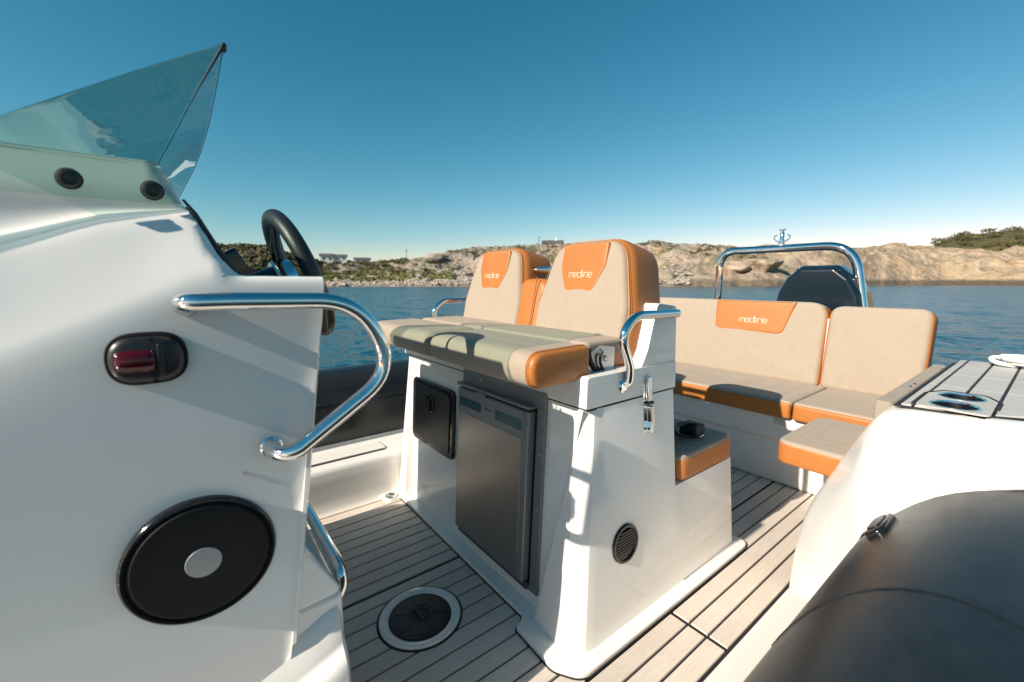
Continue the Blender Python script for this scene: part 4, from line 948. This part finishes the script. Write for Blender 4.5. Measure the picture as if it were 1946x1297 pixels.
# ================================================================== STERN SOFA
sf_ = thing('stern_sofa', (-1.15, 2.45, 0), 'wide beige and orange stern bench with backrest cushions', 'bench')
sec = [(2.30, -.002), (2.262, .012), (2.255, .03), (2.245, .225), (2.228, .235), (2.222, .25), (2.215, .352), (2.23, .362), (2.66, .366), (2.70, .80), (2.78, .82), (2.92, .80), (2.95, .0)]
loft('bench_base', [[(x, y, z) for y, z in sec] for x in (-1.86, -1.6, -1.2, -.8, -.53, -.505)], M['gelcoat'], sf_, cap=True, ang=30)
box('bench_end_post', (-.505, 2.245, .0), (-.46, 2.60, .352), M['gelcoat'], sf_, .012, 3)
box('drain_notch', (-.80, 2.214, .318), (-.745, 2.222, .352), mat('notch_grey', (.55, .55, .55), .5), sf_, .002)  # plain grey block, slightly proud of the white bench front
def bench_cushion(x0, x1):
    o = puff('seat_cushion', rpoly([(x0, 2.185), (x1, 2.185), (x1, 2.66), (x0, 2.66)], .02), (0, 0, 0), X_, Y_, Z_, .40, .447, .014, .006, M['fabric'], sf_)
    puff('front_band', rpoly([(x0 + .001, 2.178), (x1 - .001, 2.178), (x1 - .001, 2.659), (x0 + .001, 2.659)], .02), (0, 0, 0), X_, Y_, Z_, .364, .437, .010, 0, M['orange'], o)
bench_cushion(-1.83, -.722); bench_cushion(-.716, -.36)
VB = Vector((0, .14, 1)).normalized(); NB = Vector((0, -1, .14)).normalized()
def bench_back(x0, x1, z1, rr, panel):
    O = Vector((0, 2.632, .437)); w = rpoly([(x0, 0), (x1, 0), (x1, z1), (x0, z1)], rr, 8)
    o = puff('backrest', w, O, X_, VB, NB, -.115, -.010, .014, 0, M['orange'], sf_)
    w2 = rpoly([(x0 + .004, .002), (x1 - .004, .002), (x1 - .005, z1 + .004), (x0 + .005, z1 + .004)], rr, 8)
    puff('backrest_face', w2, O, X_, VB, NB, -.10, .0, .024, .012, M['fabric'], o)
    if panel:
        hp = rpoly([(-1.35, z1 - .002), (-.905, z1 - .002), (-.955, z1 - .19), (-1.35, z1 - .19)], [.005, .005, .05, .05], 8)
        pn = puff('headrest_panel', hp, O, X_, VB, NB, -.03, .0115, .014, .001, M['orange'], o)
        wordmark('medline', O + Vector((-1.12, 0, 0)) + VB * (z1 - .118) + NB * .0125, X_, VB, .155, pn, M['logo'])
bench_back(-1.86, -.757, .452, [.02, .03, .09, .05], True); bench_back(-.7545, -.352, .437, [.03, .03, .05, .06], False)

# side seat folding out by the coaming
ps = thing('side_seat', (-.45, 1.92, 0), 'small square beige and orange side seat beside the port coaming', 'seat')
o = puff('seat_cushion', rpoly([(-.60, 1.70), (-.31, 1.70), (-.31, 2.14), (-.60, 2.14)], .05), (0, 0, 0), X_, Y_, Z_, .385, .422, .012, .005, M['fabric'], ps)
puff('seat_band', rpoly([(-.602, 1.698), (-.308, 1.698), (-.308, 2.142), (-.602, 2.142)], .051), (0, 0, 0), X_, Y_, Z_, .335, .413, .010, 0, M['orange'], o)
tube('strut', [(-.50, 1.98, .01), (-.43, 1.86, .336)], .012, M['chrome'], ps, 12); tube('strut', [(-.47, 1.98, .01), (-.40, 1.86, .336)], .012, M['chrome'], ps, 12)
box('strut_foot', (-.53, 1.96, .006), (-.45, 2.01, .02), M['gelcoat'], ps, .004)

# ================================================================== ROLL BAR AND ENGINE
rb = thing('roll_bar', (-1.1, 3.05, .7), 'polished steel roll bar arching over the stern', 'roll bar')
tube('bar', fillet([(-1.525, 3.05, .62), (-1.53, 3.05, 1.205), (-.765, 3.05, 1.205), (-.655, 3.05, .62)], [.11, .15], 12), .024, M['chrome'], rb, 24)
tw = lathe('tow_post', [(.020, 0), (.020, .014), (.013, .02), (.013, .078), (.009, .084), (.009, .094), (.020, .098), (.020, .104), (0, .106)], (-1.145, 3.05, 1.222), Z_, M['chrome'], rb, 24)
for s in (-1, 1): tube('tow_horn', fillet([(-1.145 + .012 * s, 3.05, 1.245), (-1.145 + .042 * s, 3.05, 1.262), (-1.145 + .048 * s, 3.05, 1.28), (-1.145 + .03 * s, 3.05, 1.29)], .012, 5), .004, M['chrome'], tw, 8)
en = thing('outboard_engine', (-.93, 3.35, .3), 'black faceted outboard engine cowl behind the stern bench', 'outboard engine')
oct_ = [(-.235, -.30), (-.24, -.06), (-.225, .03), (-.185, .115), (-.11, .188), (.075, .188), (.15, .125), (.20, .03), (.222, -.08), (.215, -.30)]
rows = []
for y, s, dz in ((2.985, .90, -.012), (3.0, .955, -.004), (3.04, 1.0, .0), (3.16, 1.0, .0), (3.30, .94, -.01), (3.38, .8, -.04), (3.42, .6, -.08)):
    rows.append([(-.905 + a * s, y, .905 + dz + b * (s if b > 0 else 1)) for a, b in oct_])
cw = loft('cowl', rows, M['cowl'], en, cap=True, ang=12, bevel=.010, segs=3)
tube('cowl_groove', [(-1.09, 2.995, .70), (-1.05, 2.992, .97), (-1.03, 3.02, 1.078)], .004, M['blackmatte'], cw, 6)
tube('cowl_groove', [(-1.00, 2.99, .75), (-.93, 2.99, .99), (-.885, 3.02, 1.078)], .004, M['blackmatte'], cw, 6)
box('midsection', (-1.08, 3.12, -.6), (-.78, 3.5, .62), M['cowl'], en, .04)
slab('emblem', [(0, 0), (.03, .045), (.036, .045), (.018, 0)], (-.77, 3.012, .78), X_, Z_, (0, -1, 0), 0, .012, M['chrome'], cw, .001, 1)
